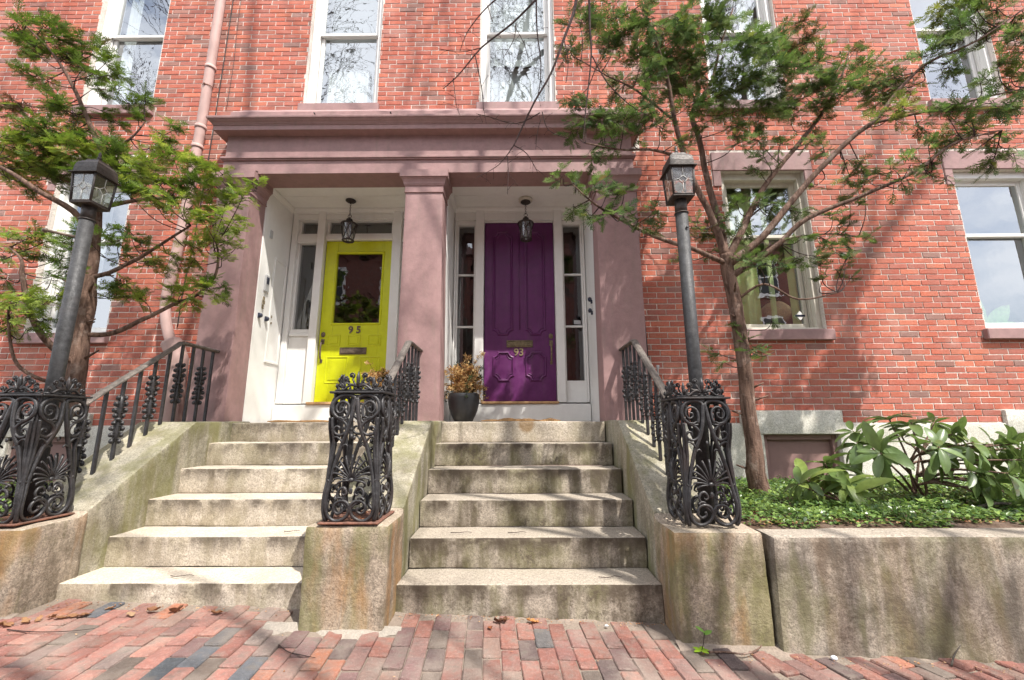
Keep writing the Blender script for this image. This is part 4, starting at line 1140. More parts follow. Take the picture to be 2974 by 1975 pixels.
def handle_set(x, zlock, z0, z1, y, mat, parent):
    s = MB()
    s.lathe([(0, 0), (.026, 0), (.028, .004), (.020, .010), (.012, .012), (0, .013)], 14)
    for i in range(len(s.v)):
        vx, vy, vz = s.v[i]; s.v[i] = (x+vx, y-vz, zlock+vy*1.25)
    s.build('lock', MT[mat], parent, fix=True)
    s = MB()
    s.bbox(x-.022, x+.022, y-.008, y, z1-.055, z1+.01, .006)
    s.bbox(x-.015, x+.015, y-.008, y, z0-.01, z0+.035, .006)
    s.tube(curve_pts([(x, y-.008, z1-.03), (x, y-.04, z1-.035), (x, y-.052, z1-.09), (x, y-.050, (z0+z1)/2-.02), (x, y-.036, z0+.05), (x, y-.008, z0+.012)], 5), [.008]*5+[.011]*16+[.009]*5, 7)
    s.bbox(x-.009, x+.009, y-.045, y-.008, z1-.028, z1-.018, .003)
    s.build('handle', MT[mat], parent)
handle_set(-2.40, 2.248, 1.900, 2.180, YD, 'bronze', doorY)

# purple door
X0, X1, ZT = -.373, .516, 3.744
d = MB(); d.bbox(X0, X1, YD, YD+.045, ZB, ZT, .003)
doorP = d.build('door', MT['purple'], house)
tag(doorP, 'deep purple door numbered 93 with four notched panels')
for a, b_, c_, e_ in ((-.272, -.010, 2.225, 3.62), (.140, .400, 2.225, 3.62), (-.268, .002, 1.648, 2.022), (.139, .402, 1.648, 2.022)):
    r_ = MB()
    panel_ring(r_, a, b_, c_, e_, YD, .030, .016, notch=.062)
    panel_ring(r_, a+.026, b_-.026, c_+.026, e_-.026, YD, .012, .007, notch=.066)
    r_.build('door_panel', MT['purple'], doorP, fix=False)
bd = MB(); bd.tube([(.071, YD, 2.30), (.071, YD, 3.64)], .008, 6); bd.build('centre_bead', MT['purple'], doorP)
text_mesh('93', .128, .004, MT['brass'], doorP, (.058, YD-.005, 2.010), bold=.0022)
mail_slot(-.094, .232, 2.075, 2.163, YD, 'brass', doorP)
handle_set(.460, 2.214, 1.868, 2.150, YD, 'brass', doorP)

# fittings on the white side walls
def fit(name, x0, x1, y0, y1, z0, z1, mat, parent, c=.003):
    s = MB(); s.bbox(x0, x1, y0, y1, z0, z1, c); return s.build(name, MT[mat], parent)
rv = recL[0]
xw = -2.904
hp = MB()
for (ya, yb, za, zb) in ((.32, .60, 1.88, 3.14),):
    hp.bbox(xw, xw+.012, ya, ya+.03, za, zb, .003); hp.bbox(xw, xw+.012, yb-.03, yb, za, zb, .003)
    hp.bbox(xw, xw+.012, ya+.0305, yb-.0305, zb-.03, zb, .003); hp.bbox(xw, xw+.014, ya-.005, yb+.005, za-.03, za, .004)
    hp.bbox(xw, xw+.004, ya+.031, yb-.031, za+.001, zb-.031, .001)
hp.build('hatch_frame', MT['white'], rv)
fit('switch_plate', xw, xw+.012, .165, .215, 3.325, 3.425, 'beige', rv)
it = fit('intercom', xw, xw+.022, .155, .235, 2.665, 2.86, 'beige', rv)
fit('screen', xw+.0215, xw+.026, .172, .218, 2.755, 2.835, 'navy', rv, .001)
for ya, zz in ((.119, 2.36), (.254, 2.352)):
    s = MB(); s.ball((xw+.026, ya, zz), .024, 8, 6, (1, .9, 1.15)); s.bbox(xw, xw+.02, ya-.016, ya+.016, zz-.028, zz+.028, .003)
    s.build('doorbell', MT['navy'], rv)
for ya, zz, hh in ((.17, 2.60, .05), (.18, 2.55, .04), (.16, 2.50, .05), (.35, 2.42, .03), (.36, 2.34, .025)):
    fit('latch', xw, xw+.014, ya, ya+.018, zz-hh, zz, 'brass', rv, .002)
lb = MB(); lb.tube(curve_pts([(xw+.01, .155, 2.56), (xw+.012, .15, 2.50), (xw+.012, .16, 2.46), (xw+.012, .19, 2.455)], 4), .004, 5); lb.build('bracket', MT['brass'], rv)
rv = recR[1]; xw = .919
for zz in (2.57, 2.435):
    s = MB(); s.ball((xw-.03, .265, zz), .024, 8, 6, (1, .8, 1.2)); s.bbox(xw-.02, xw, .25, .28, zz-.05, zz-.01, .003)
    s.build('doorbell', MT['navy'], rv)

# downpipe
dp = MB()
pp = [(-3.70, -.095, 10.2), (-3.70, -.095, 6.4), (-3.715, -.095, 4.3), (-3.745, -.10, 3.3), (-3.775, -.11, 2.75), (-3.785, -.115, 2.48)]
dp.tube(curve_pts(pp, 4), .052, 14)
dpo = dp.build('downpipe', MT['pipe_paint'], house)
s = MB(); s.tube(curve_pts([(-3.785, -.115, 2.50), (-3.775, -.12, 2.38), (-3.72, -.14, 2.20), (-3.655, -.155, 2.06), (-3.60, -.165, 1.97)], 5), .050, 14)
s.build('pipe_bend', MT['pipe_paint'], dpo)
s = MB(); s.tube(curve_pts([(-3.635, -.16, 2.02), (-3.59, -.165, 1.95), (-3.545, -.165, 1.86), (-3.52, -.16, 1.74), (-3.51, -.15, 1.1)], 5), [.055, .075]+[.095]*19, 16)
s.build('pipe_shoe', MT['pipe_paint'], dpo)
for zz in (6.9, 5.42, 4.60, 4.34):
    xx = -3.70 if zz > 5 else -3.715+.005*(zz-4.34)/.3
    s = MB(); s.lathe([(.053, -.012), (.060, -.010), (.062, 0), (.060, .030), (.053, .032)], 14, (xx, -.095, zz)); s.build('pipe_collar', MT['pipe_paint'], dpo)
s = MB(); s.tube([(-3.70, -.150, 5.16), (-3.70, -.16, 5.16)], .012, 6); s.lathe([(.054, -.006), (.057, 0), (.054, .006)], 14, (-3.70, -.095, 5.16)); s.build('pipe_strap', MT['iron_rust'], dpo)

def cable(pts, r=.005, mat='cable'):
    s = MB(); s.tube(curve_pts(pts, 5), r, 6); return s.build('cable', MT[mat], house)
cable([(-3.615, -.012, 9.0), (-3.61, -.012, 6.4), (-3.62, -.012, 5.0), (-3.63, -.012, 4.2), (-3.66, -.012, 3.2), (-3.70, -.012, 2.6), (-3.70, -.012, 2.2)], .006)
cable([(-3.53, -.010, 9.0), (-3.51, -.010, 6.4), (-3.49, -.010, 5.6), (-3.50, -.010, 4.93)], .003)
cable([(1.36, -.010, 4.62), (1.40, -.012, 4.35), (1.405, -.012, 4.1), (1.435, -.012, 3.9), (1.41, -.012, 3.3), (1.42, -.012, 2.6), (1.44, -.012, 1.9), (1.44, -.012, 1.2)], .006)
for x_, z_ in ((-3.475, 1.60), (1.51, 1.74)):
    s = MB(); s.tube([(x_, -.09, .9), (x_, -.09, z_-.05), (x_+.004, -.09, z_)], [.010, .010, .018], 8); s.build('vent_pipe', MT['pipe_grey'], house)
# ================================================================== STOOPS
def staircase(label, x0, x1, dz, mat, matf, seed, right_gap=0.0):
    root = empty('stone_staircase', ((x0+x1)/2, -1.77, ground_z((x0+x1)/2, -1.77)))
    tag(root, label, 'stairs')
    ox, oy, oz = root.location
    for k in range(6):
        yn = -.324-.29*k; zt = 1.16-.193*k + (dz if k else 0)
        zb = zt-.193 if k < 5 else -.25
        yb = .60 if k == 0 else yn+.29+.015
        r = random.Random(seed*7+k)
        xa = x0 - r.uniform(0, .006); xb = x1 + r.uniform(-.004, .004) - (right_gap if k >= 4 else 0)
        mb = MB()
        # origin on the nosing so that object z = 0 is the upper arris
        mb.box(xa-(xa+xb)/2, xb-(xa+xb)/2, 0, yb-yn, zb-zt+.0015, 0)
        me = rough_mesh(mb, 'step', (MT['granite_spot'] if seed == 2 else matf) if k == 0 else mat, .055, .0032, .011, seed+k*1.3, 7)
        o = link('step', me, None, root, ((xa+xb)/2-ox, yn-oy+r.uniform(-.003, .003), zt-oz))
    return root
staircase('pale worn granite steps rising to the yellow door', -2.785, -1.205, .012, MT['granite_warm'], MT['granite_warm'], 1, .05)
staircase('moss-stained grey granite steps rising to the purple door', -.713, .880, 0, MT['granite_cool'], MT['granite_warm'], 2)

def cheek(label, x0, x1, front, ztop, mat, seed, zl=1.168):
    root = empty('stoop_wall', ((x0+x1)/2, front, ground_z((x0+x1)/2, front)))
    tag(root, label, 'stone wall')
    ox, oy, oz = root.location
    fold = -1.70
    mb = MB()
    mb.prism_yz([(front-oy, -.3), (fold+.05-oy, -.3), (fold+.05-oy, ztop-oz+.033), (fold-oy, ztop-oz), (front-oy, ztop-oz)], x0-ox, x1-ox)
    link('pier_block', rough_mesh(mb, 'pier_block', MT['granite_pier'], .05, .0055, .022, seed, 6), None, root)
    mb = MB()
    mb.prism_yz([(fold+.0505-oy, -.3), (-.03-oy, -.3), (-.03-oy, zl-oz), (-.80-oy, zl-oz), (fold+.0505-oy, ztop-oz+.034)], x0-ox+.006, x1-ox-.004)
    link('sloping_block', rough_mesh(mb, 'sloping_block', mat, .06, .0045, .016, seed+3, 6), None, root)
    return root
cheek('lichened granite side wall left of the stairs to the yellow door', -3.28, -2.762, -2.035, .572, MT['granite_cheek'], 3, 1.172)
cheek('orange-stained granite side wall between the two staircases', -1.178, -.712, -2.025, .584, MT['granite_cheek'], 5)
cheek('granite side wall between the purple door stairs and the planting bed', .886, 1.388, -2.02, .548, MT['granite_cheek'], 8)

def ret_wall(label, x0, x1, seed, lean=0.0):
    root = empty('retaining_wall', ((x0+x1)/2, -2.07, ground_z((x0+x1)/2, -2.07)))
    tag(root, label, 'stone wall')
    ox, oy, oz = root.location
    mb = MB(); mb.prism_yz([(-2.075-oy, -.35), (-1.85-oy, -.35), (-1.86-oy, .535-oz), (-2.055-oy, .53-oz)], x0-ox, x1-ox)
    mb.v = [(x-(lean*(.55-(z+oz)) if x < 0 else 0), y, z) for x, y, z in mb.v]
    link('coping_block', rough_mesh(mb, 'coping_block', MT['granite_wall'], .06, .006, .028, seed, 5), None, root)
ret_wall('long low granite retaining wall holding the planting bed on the right', 1.418, 5.6, 11, .04)
ret_wall('low granite retaining wall at the far left edge', -6.4, -3.30, 14)

# planting beds
for x0, x1, nm in ((1.38, 7.4, 'planting_bed'), (-7.2, -3.27, 'planting_bed')):
    V = []; F = []
    nx_, ny_ = 60, 20
    for i in range(nx_+1):
        for j in range(ny_+1):
            x = x0+(x1-x0)*i/nx_; y = -1.87+1.86*j/ny_
            V.append((x, y, .515+.035*noise.noise(Vector((x*2, y*2, 0)))+.03*math.sin(min(1, (y+1.87)/.5)*1.57)))
    for i in range(nx_):
        for j in range(ny_):
            a = i*(ny_+1)+j; F.append((a, a+ny_+1, a+ny_+2, a+1))
    mb = MB(); mb.add(V, F, None, True)
    mb.build(nm, MT['soil'], kind='structure', fix=False)

# ================================================================== CAST IRON
def spiral(cx, cz, r0, r1, a0, a1, n=16):
    return [(cx+(r0+(r1-r0)*i/n)*math.cos(R(a0+(a1-a0)*i/n)), cz+(r0+(r1-r0)*i/n)*math.sin(R(a0+(a1-a0)*i/n))) for i in range(n+1)]

# one face of a pedestal drawn in photo-like units, then scaled to metres
def fpt(px, py):
    xc = 745+(py-520)/970*65
    return ((px-xc)/1200.0, (1490-py)/1360.0)
def panel_mesh():
    mb = MB()
    def strap(pts, r, taper=True, sub=5, y=0.0):
        for sgn in (1, -1):
            P = [fpt(a, b) for a, b in pts]
            P3 = curve_pts([(sgn*u, y, v) for u, v in P], sub)
            n = len(P3)
            rr = [r*(1-.45*(i/(n-1))) if taper else r for i in range(n)]
            # slight outward swell near top and bottom, as cast
            P3 = [Vector((p.x, p.y-.012*math.sin(max(0, min(1, p.z/.22))*math.pi)-.014*math.sin(max(0, min(1, (p.z-.42)/.28))*math.pi), p.z)) for p in P3]
            mb.tube(P3, [q_*1.42 for q_ in rr], 6)
    # strap from the top centre over the outside, crossing in and curling under
    strap([(738, 548), (715, 528), (665, 520), (615, 540), (588, 590), (592, 650), (625, 695), (672, 725), (706, 765), (706, 812), (672, 838), (632, 826), (618, 796), (634, 772), (656, 780), (654, 800)], .0088)
    # curl inside the upper loop
    strap([(700, 700), (706, 650), (694, 598), (655, 572), (622, 590), (614, 632), (636, 664), (664, 650), (662, 622), (644, 622)], .0066)
    # main strap: top centre to lower outside, loop at the foot and spiral in
    strap([(741, 545), (737, 620), (730, 720), (712, 820), (684, 920), (662, 1030), (648, 1140), (638, 1250), (634, 1350), (650, 1430), (690, 1478), (740, 1484), (786, 1452), (800, 1400), (782, 1352), (738, 1336), (702, 1356), (696, 1402), (724, 1432), (754, 1414), (748, 1386)], .0096)
    # outer corner strap
    strap([(596, 700), (606, 780), (622, 860), (632, 960), (628, 1060), (622, 1160), (620, 1280), (622, 1400), (640, 1480)], .0062, False)
    # heart below the palmette
    strap([(760, 1258), (742, 1240), (716, 1252), (706, 1290), (730, 1330), (772, 1368), (800, 1400)], .0066)
    strap([(760, 1258), (768, 1282), (752, 1296), (740, 1284)], .0055)
    # leaf tips on the straps
    for pts in ([(688, 900), (668, 868), (640, 852), (622, 862)], [(684, 930), (712, 912), (728, 930)], [(640, 700), (664, 704), (690, 690)], [(700, 1330), (720, 1312), (748, 1318)], [(655, 700), (676, 716), (702, 712)],
                [(622, 1180), (640, 1196), (664, 1190)]):
        strap(pts, .0055, True, 4, -.004)
    # palmette
    cx, cz = fpt(790, 1188)
    for k in range(-6, 7):
        a = 90-k*14.5
        L = .148-.0042*abs(k)**1.55
        P = []
        for i in range(7):
            t = i/6
            aa = R(a - k*2.2*t*t)
            P.append((cx*0+L*(.12+.88*t)*math.cos(aa), -.008-.010*math.sin(t*3.1), cz+L*(.12+.88*t)*math.sin(aa)*1.0))
        P.append((P[-1][0]+(.006 if k > 0 else -.006 if k < 0 else 0), -.012, P[-1][2]-.010))
        mb.tube(P, [.0042, .0050, .0054, .0058, .0062, .0066, .0064, .0035], 5)
    mb.ball((0, -.012, cz+.004), .017, 8, 5, (1, .6, .8))
    mb.ball((0, -.010, cz-.055), .012, 8, 5, (1, .6, 1.6))
    mb.ball((0, -.006, fpt(770, 860)[1]), .010, 6, 4, (1, .6, 1.4))
    return mb.mesh('scroll_panel', MT['iron'], fix=False)
def crest_mesh():
    """acroterion crest standing on the ledge: leaf, paired scrolls with bossed eyes"""
    mb = MB()
    for sgn in (1, -1):
        for (cx, cz, rr) in ((.040, .094, .017), (.074, .070, .0165), (.104, .033, .0155), (.018, .018, .010)):
            sp = spiral(cx, cz, rr, rr*.45, 250 if cx > .03 else 200, 250-400, 14)
            mb.tube([(sgn*a, -.004, b) for a, b in sp], .0052, 5)
            mb.ball((sgn*cx, -.008, cz), rr*.48, 7, 5)
            if cx > .03:
                st0 = sp[0]
                mb.tube(curve_pts([(sgn*.010, -.006, .030), (sgn*cx*.45, -.008, .030+cz*.12), (sgn*(cx*.8), -.006, cz-rr*1.6), (sgn*st0[0], -.004, st0[1])], 4), [.008]*5+[.0065]*4+[.005]*4, 6)
    mb.tube([(0, -.004, .02), (0, -.008, .05), (0, -.010, .085), (0, -.006, .118)], [.006, .011, .012, .002], 6)
    mb.tube([(-.128, 0, .006), (.128, 0, .006)], .0058, 6)
    return mb.mesh('crest', MT['iron'], fix=False)
PANEL = panel_mesh(); CREST = crest_mesh()

def pedestal(x, y, z, label, plate, back_open=False, group='cast iron newel pedestals'):
    root = empty('iron_newel', (x, y, z))
    tag(root, label, 'iron newel', group)
    hw = .143
    H = .735
    for i, a in enumerate((0, 90, 180, 270)):
        o = link('scroll_panel', PANEL, None, root)
        ca, sa = math.cos(R(a)), math.sin(R(a))
        o.location = (sa*hw, -ca*hw, .012)
        o.rotation_euler = (0, 0, R(a))
        o = link('crest', CREST, None, root)
        o.location = (sa*(hw-.006), -ca*(hw-.006), H+.014)
        o.rotation_euler = (0, 0, R(a))
    for sx in (-1, 1):
        for sy in (-1, 1):
            p = MB()
            e = hw-.006
            p.tube(curve_pts([(sx*e, sy*e, .01), (sx*(e+.006), sy*(e+.006), .10), (sx*(e+.002), sy*(e+.002), .30), (sx*(e-.010), sy*(e-.010), .46), (sx*(e-.008), sy*(e-.008), .58), (sx*(e-.004), sy*(e-.004), .70), (sx*(e-.004), sy*(e-.004), H)], 4), .0115, 6)
            p.ball((sx*(e-.02), sy*(e-.02), .47), .017, 7, 5, (1, 1, 1.4))
            p.ball((sx*(e-.012), sy*(e-.012), .52), .012, 7, 5, (1, 1, 1.2))
            p.build('corner_post', MT['iron'], root, fix=False)
    l = MB()
    w = .162
    for s_ in (-1, 1):
        l.bbox(-w, w, s_*w-.018*(s_ > 0)-.0*(s_ < 0), s_*w+.018*(s_ < 0), H, H+.013, .003)
        l.bbox(s_*w-.018*(s_ > 0), s_*w+.018*(s_ < 0), -w+.0185, w-.0185, H+.0005, H+.0125, .003)
        l.bbox(-w+.019, w-.019, s_*(w-.030)-.010, s_*(w-.030)+.010, H-.004, H+.0105, .002)
        l.bbox(s_*(w-.030)-.010, s_*(w-.030)+.010, -w+.042, w-.042, H-.0035, H+.011, .002)
    l.build('ledge', MT['iron'], root)
    if plate:
        b = MB(); w2 = .172
        b.v = []
        b.bbox(-w2, w2, -w2, w2, .0005, .011, .003)
        # rusty flat bar frame, open in the middle reads as debris-filled base
        b.build('base_plate', MT['iron_rust'], root)
        q = MB(); rr = random.Random(int(x*100))
        for _ in range(90):
            px, py = rr.uniform(-.13, .13), rr.uniform(-.13, .13); a = rr.uniform(0, 6.28); s_ = rr.uniform(.008, .02)
            q.add([(px, py, .012+rr.uniform(0, .006)), (px+s_*math.cos(a), py+s_*math.sin(a), .014+rr.uniform(0, .012)), (px+s_*.6*math.cos(a+1), py+s_*.6*math.sin(a+1), .013+rr.uniform(0, .01))], [(0, 1, 2)], rr.choice([(.30, .14, .07), (.38, .20, .10), (.22, .11, .06)]))
        q.build('leaf_litter', MT['leaf_dead'], root, kind='stuff', fix=False)
    return root
PED = {'L': (-3.0, -1.85, .585), 'C': (-.94, -1.86, .592), 'R': (1.147, -1.80, .552)}
pedestal(*PED['L'], 'black scrollwork iron newel at the far left around the lamp post', True)
pedestal(*PED['C'], 'black scrollwork iron newel between the two staircases without a lamp post', True)
pedestal(*PED['R'], 'black scrollwork iron newel beside the planting bed around the lamp post', False)

# railings
def orn_mesh():
    mb = MB()
    rows = [(-.165, .034), (-.118, .043), (-.070, .046), (-.028, .036), (.028, .036), (.070, .046), (.118, .043), (.165, .034)]
    for z_, w in rows:
        for s_ in (-1, 1):
            for ax in (0, 1):
                c = (s_*w, 0, z_) if ax == 0 else (0, s_*w, z_)
                k = 1 if ax == 0 else .8
                mb.ball((c[0]*k, c[1]*k, z_), .0135, 6, 4)
                d = .018*(1 if z_ > 0 else -1)
                P = [(c[0]*k*.15, c[1]*k*.15, z_-d*1.2), (c[0]*k*.6, c[1]*k*.6, z_-d*1.1), (c[0]*k*1.18, c[1]*k*1.18, z_-d*.5), (c[0]*k*1.22, c[1]*k*1.22, z_+d*.45), (c[0]*k*.85, c[1]*k*.85, z_+d*.8)]
                mb.tube(curve_pts(P, 2), .0058, 5, False)
    mb.tube([(0, 0, -.19), (0, 0, -.12), (0, 0, -.05), (0, 0, 0), (0, 0, .05), (0, 0, .12), (0, 0, .19)], [.012, .022, .018, .014, .018, .022, .012], 8)
    mb.lathe([(.013, -.012), (.024, -.010), (.024, .010), (.013, .012)], 10)
    return mb.mesh('casting', MT['iron'], fix=False)
ORN = orn_mesh()
def railing(x, label, z_off):
    root = empty('iron_railing', (x, -1.3, .8))
    tag(root, label, 'railing', 'iron railings beside the stoops')
    ox, oy, oz = root.location
    sl = .735
    def ztop(y): return 1.885 if y > -.72 else 1.885+(y+.72)*sl
    def zbot(y): return 1.165 if y > -.82 else 1.165+(y+.82)*.672+z_off*max(0, min(1, (-y-.8)/.9))
    ys = -1.66
    hr = MB()
    path = [(0, ys-oy-.02, ztop(ys)-oz-.008), (0, ys-oy+.03, ztop(ys)-oz+.012)] + [(0, y-oy, ztop(y)-oz) for y in (-1.4, -1.1, -.80)] + [(0, -.735-oy, 1.878-oz), (0, -.69-oy, 1.886-oz), (0, -.5-oy, 1.885-oz), (0, -.235-oy, 1.882-oz)]
    P = [Vector(p) for p in path]
    # handrail section: moulded cap
    sec = [(-.031, -.006), (-.031, .004), (-.020, .014), (0, .018), (.020, .014), (.031, .004), (.031, -.006), (.015, -.015), (-.015, -.015)]
    vs = []; fs = []; n = len(sec)
    for i, p in enumerate(P):
        a = P[max(0, i-1)]; b = P[min(len(P)-1, i+1)]; d = (b-a).normalized(); nn = Vector((0, -d.z, d.y))
        for u, v in sec: vs.append(p+Vector((u, 0, 0))+nn*v)
    for i in range(len(P)-1):
        for k in range(n):
            k2 = (k+1) % n; fs.append((i*n+k, i*n+k2, (i+1)*n+k2, (i+1)*n+k))
    fs.append(tuple(range(n))); fs.append(tuple((len(P)-1)*n+k for k in range(n)))
    hr.add(vs, fs)
    hr.build('handrail', MT['iron_rail'], root)
    yy = -1.50; k = 0
    while yy < -.30:
        zb, zt = zbot(yy)-.01, ztop(yy)-.008
        b = MB(); b.bbox(-.0115, .0115, -.0115, .0115, zb-oz, zt-oz, .003)
        o = b.build('baluster', MT['iron'], root, (0, yy-oy, 0))
        if k % 2 == 0:
            link('casting', ORN, None, o, (0, 0, (zb+zt)/2-oz))
        else:
            pass
        yy += .133; k += 1
    return root
railing(-3.06, 'black iron railing left of the yellow door stairs with weathered handrail', 0)
railing(-.968, 'black iron railing between the two staircases with weathered handrail', 0)
railing(1.10, 'black iron railing right of the purple door stairs near the bed', -.02)

# lamp posts
def lamp_post(x, y, z0, label, bar, zt=2.66):
    root = empty('lamp_post', (x, y, z0))
    tag(root, label, 'lamp post', 'lamp posts standing in the iron newels')
    H = zt-z0
    p = MB(); p.tube([(0, 0, .0), (0, 0, 1.0), (0, 0, H-.10)], .0420, 20); p.build('pole', MT['pole'], root)
    s = MB(); s.tube([(0, 0, H-.099), (0, 0, H+.0)], .041, 20); s.lathe([(.0445, H-.104), (.048, H-.102), (.048, H-.096), (.041, H-.094)], 20)
    s.build('fitter', MT['lamp_dark'], root)
    lan = MB()
    # lantern frame: square, slightly wider at the top
    b0, b1, zh = .069, .079, .222
    lan.bbox(-b0-.006, b0+.006, -b0-.006, b0+.006, H, H+.012, .003)
    for sx in (-1, 1):
        for sy in (-1, 1):
            lan.tube([(sx*b0, sy*b0, H+.008), (sx*b1, sy*b1, H+zh)], .0075, 4)
    for za, bb in ((H+.018, b0+.001), (H+zh-.008, b1)):
        for s_ in (-1, 1):
            lan.tube([(-bb, s_*bb, za), (bb, s_*bb, za)], .0055, 4); lan.tube([(s_*bb, -bb, za), (s_*bb, bb, za)], .0055, 4)
    for sx, sy in ((-.5, -.8), (.5, -.8), (-.9, -.1), (.9, -.1)):
        lan.ball((sx*b0, sy*b0, H-.002), .005, 6, 4)
    lo = lan.build('lantern', MT['lamp_dark'], root)
    rf = MB()
    e = .098
    prof = [(e, zh), (e, zh+.006), (.083, zh+.012), (.082, zh+.050), (.076, zh+.084), (.058, zh+.108), (.048, zh+.112), (.045, zh+.126), (.014, zh+.138)]
    for i in range(len(prof)-1):
        (a, za), (b_, zb) = prof[i], prof[i+1]
        rf.add([(-a, -a, H+za), (a, -a, H+za), (a, a, H+za), (-a, a, H+za), (-b_, -b_, H+zb), (b_, -b_, H+zb), (b_, b_, H+zb), (-b_, b_, H+zb)], [(0, 1, 5, 4), (1, 2, 6, 5), (2, 3, 7, 6), (3, 0, 4, 7)])
    rf.add([(-e, -e, H+zh), (e, -e, H+zh), (e, e, H+zh), (-e, e, H+zh)], [(3, 2, 1, 0)])
    rf.build('lantern_roof', MT['lamp_dark'], lo, fix=False)
    f = MB(); f.lathe([(.018, 0), (.010, .008), (.008, .016), (.014, .022), (.014, .030), (.007, .036), (.011, .050), (.009, .062), (.002, .078)], 10, (0, 0, H+zh+.133)); f.build('finial', MT['lamp_dark'], lo, fix=False)
    for a in (0, 90, 180, 270):
        g = MB()
        za, zb = H+.020, H+zh-.010; wa, wb = b0-.006, b1-.006
        Mz = Matrix.Rotation(R(a), 4, 'Z')
        g.add([Mz @ Vector(v) for v in [(-wa, -b0, za), (wa, -b0, za), (wb, -b1, zb), (-wb, -b1, zb)]], [(0, 1, 2, 3)])
        g.build('pane', MT['lamp_glass'], lo, fix=False)
        c = MB()
        def L2(u, v):
            t = (v-0)/(zb-za); yb = b0+(b1-b0)*t+.003
            return Mz @ Vector((u*(wa+(wb-wa)*t)/wa, -yb, za+v))
        hgt = zb-za
        dm = [(0, .68*hgt), (.028, .54*hgt), (0, .38*hgt), (-.028, .54*hgt)]
        for i in range(4):
            c.tube([L2(*dm[i]), L2(*dm[(i+1) % 4])], .0017, 4)
        c.tube([L2(0, .68*hgt), L2(0, hgt)], .0017, 4); c.tube([L2(0, .38*hgt), L2(0, 0)], .0017, 4)
        c.tube([L2(.028, .54*hgt), L2(wa, .50*hgt)], .0017, 4); c.tube([L2(-.028, .54*hgt), L2(-wa, .50*hgt)], .0017, 4)
        c.build('came', MT['lead'], lo, fix=False)
    bu = MB(); bu.tube([(0, 0, H+.01), (0, 0, H+.07)], .014, 8); bu.ball((0, 0, H+.105), .028, 10, 7, (1, 1, 1.3)); bu.build('bulb', MT['curtain'], lo, fix=False)
    if bar:
        s = MB(); s.tube([(-.03, -.02, H-.235), (-.135, -.115, H-.230)], [.010, .010], 8); s.ball((-.14, -.12, H-.230), .017, 8, 6); s.build('ladder_bar', MT['bronze'], root)
    else:
        s = MB(); s.lathe([(.0, 0), (.009, 0), (.010, .004), (.006, .006), (0, .006)], 10)
        s.v = [(vx+.012, -.044-vz, H-.22+vy) for vx, vy, vz in s.v]; s.build('set_screw', MT['iron'], root)
    return root
lamp_post(-3.0, -1.80, .60, 'tall dark lamp post left of the yellow door with a ball-ended side bar', True)
lamp_post(1.175, -1.80, .552, 'tall dark lamp post right of the purple door without a side bar', False, 2.68)

# hanging porch lanterns
def porch_lantern(x, label, ring):
    root = empty('hanging_lantern', (x, .40, 3.93))
    tag(root, label, 'lantern', 'hanging porch lanterns')
    if ring:
        s = MB(); s.lathe([(0, 0), (.088, 0), (.088, -.026), (.080, -.034), (0, -.034)], 24); s.build('ceiling_ring', MT['cream'], root, fix=False)
    zc = -.034 if ring else 0
    s = MB(); s.lathe([(0, zc), (.062, zc), (.064, zc-.010), (.050, zc-.022), (.012, zc-.026), (0, zc-.026)], 20); s.build('canopy', MT['lamp_dark'], root, fix=False)
    ch = MB(); zz = zc-.03; k = 0
    top = -.205
    while zz > top:
        ln = []
        for i in range(13):
            a = 2*math.pi*i/12
            u, w = .0085*math.cos(a), .0135*math.sin(a)
            ln.append((u, 0, zz-.010+w) if k % 2 else (0, u, zz-.010+w))
        ch.tube(ln, .0022, 5, False); zz -= .021; k += 1
    ch.tube([(0.022*math.cos(a), 0, top-.012+.022*math.sin(a)) for a in [2*math.pi*i/12 for i in range(13)]], .0035, 5, False)
    ch.build('chain', MT['lamp_dark'], root, fix=False)
    zt = -.235
    cp = MB(); cp.lathe([(0, zt), (.012, zt), (.016, zt-.012), (.034, zt-.022), (.040, zt-.036), (.032, zt-.052), (.026, zt-.060), (.046, zt-.066), (.095, zt-.082), (.103, zt-.090), (.103, zt-.100), (.094, zt-.104), (0, zt-.104)], 22)
    cp.build('cap', MT['lamp_dark'], root, fix=False)
    z1, z0 = zt-.104, zt-.300
    r1, r0 = .090, .066
    g = MB(); g.lathe([(r1-.004, z1), (r0-.003, z0)], 20); g.build('glass', MT['lamp_glass'], root, fix=False)
    fr = MB()
    fr.lathe([(r0-.012, z0), (r0+.006, z0), (r0+.010, z0-.010), (r0+.002, z0-.018), (r0-.014, z0-.014), (r0-.012, z0)], 20)
    for k in range(6):
        a = 2*math.pi*k/6; b = a+2*math.pi/6
        for p, q in ((a, b), (b, a)):
            P = []
            for i in range(7):
                t = i/6; an = p+(q-p)*t; rr = r1+(r0-r1)*t
                P.append((rr*math.cos(an), rr*math.sin(an), z1+(z0-z1)*t))
            fr.tube(P, .0045, 4, False)
    for k in range(6):
        a = 2*math.pi*k/6
        fr.tube([((r0-.004)*math.cos(a), (r0-.004)*math.sin(a), z0-.012), (0, 0, z0-.020)], .0025, 4, False)
    fr.ball((0, 0, z0-.022), .009, 6, 4)
    fr.build('cage', MT['lamp_dark'], root, fix=False)
    c = MB(); c.tube([(0, 0, z0-.01), (0, 0, z0+.07)], .012, 8); c.tube([(0, 0, z0+.07), (0, 0, z0+.10), (0, 0, z0+.125), (0, 0, z0+.15)], [.010, .013, .010, .002], 8); c.build('candle_bulb', MT['curtain'], root, fix=False)
porch_lantern(-2.063, 'black hanging lantern in front of the yellow door', False)
porch_lantern(.153, 'black hanging lantern on a cream ceiling ring at the purple door', True)

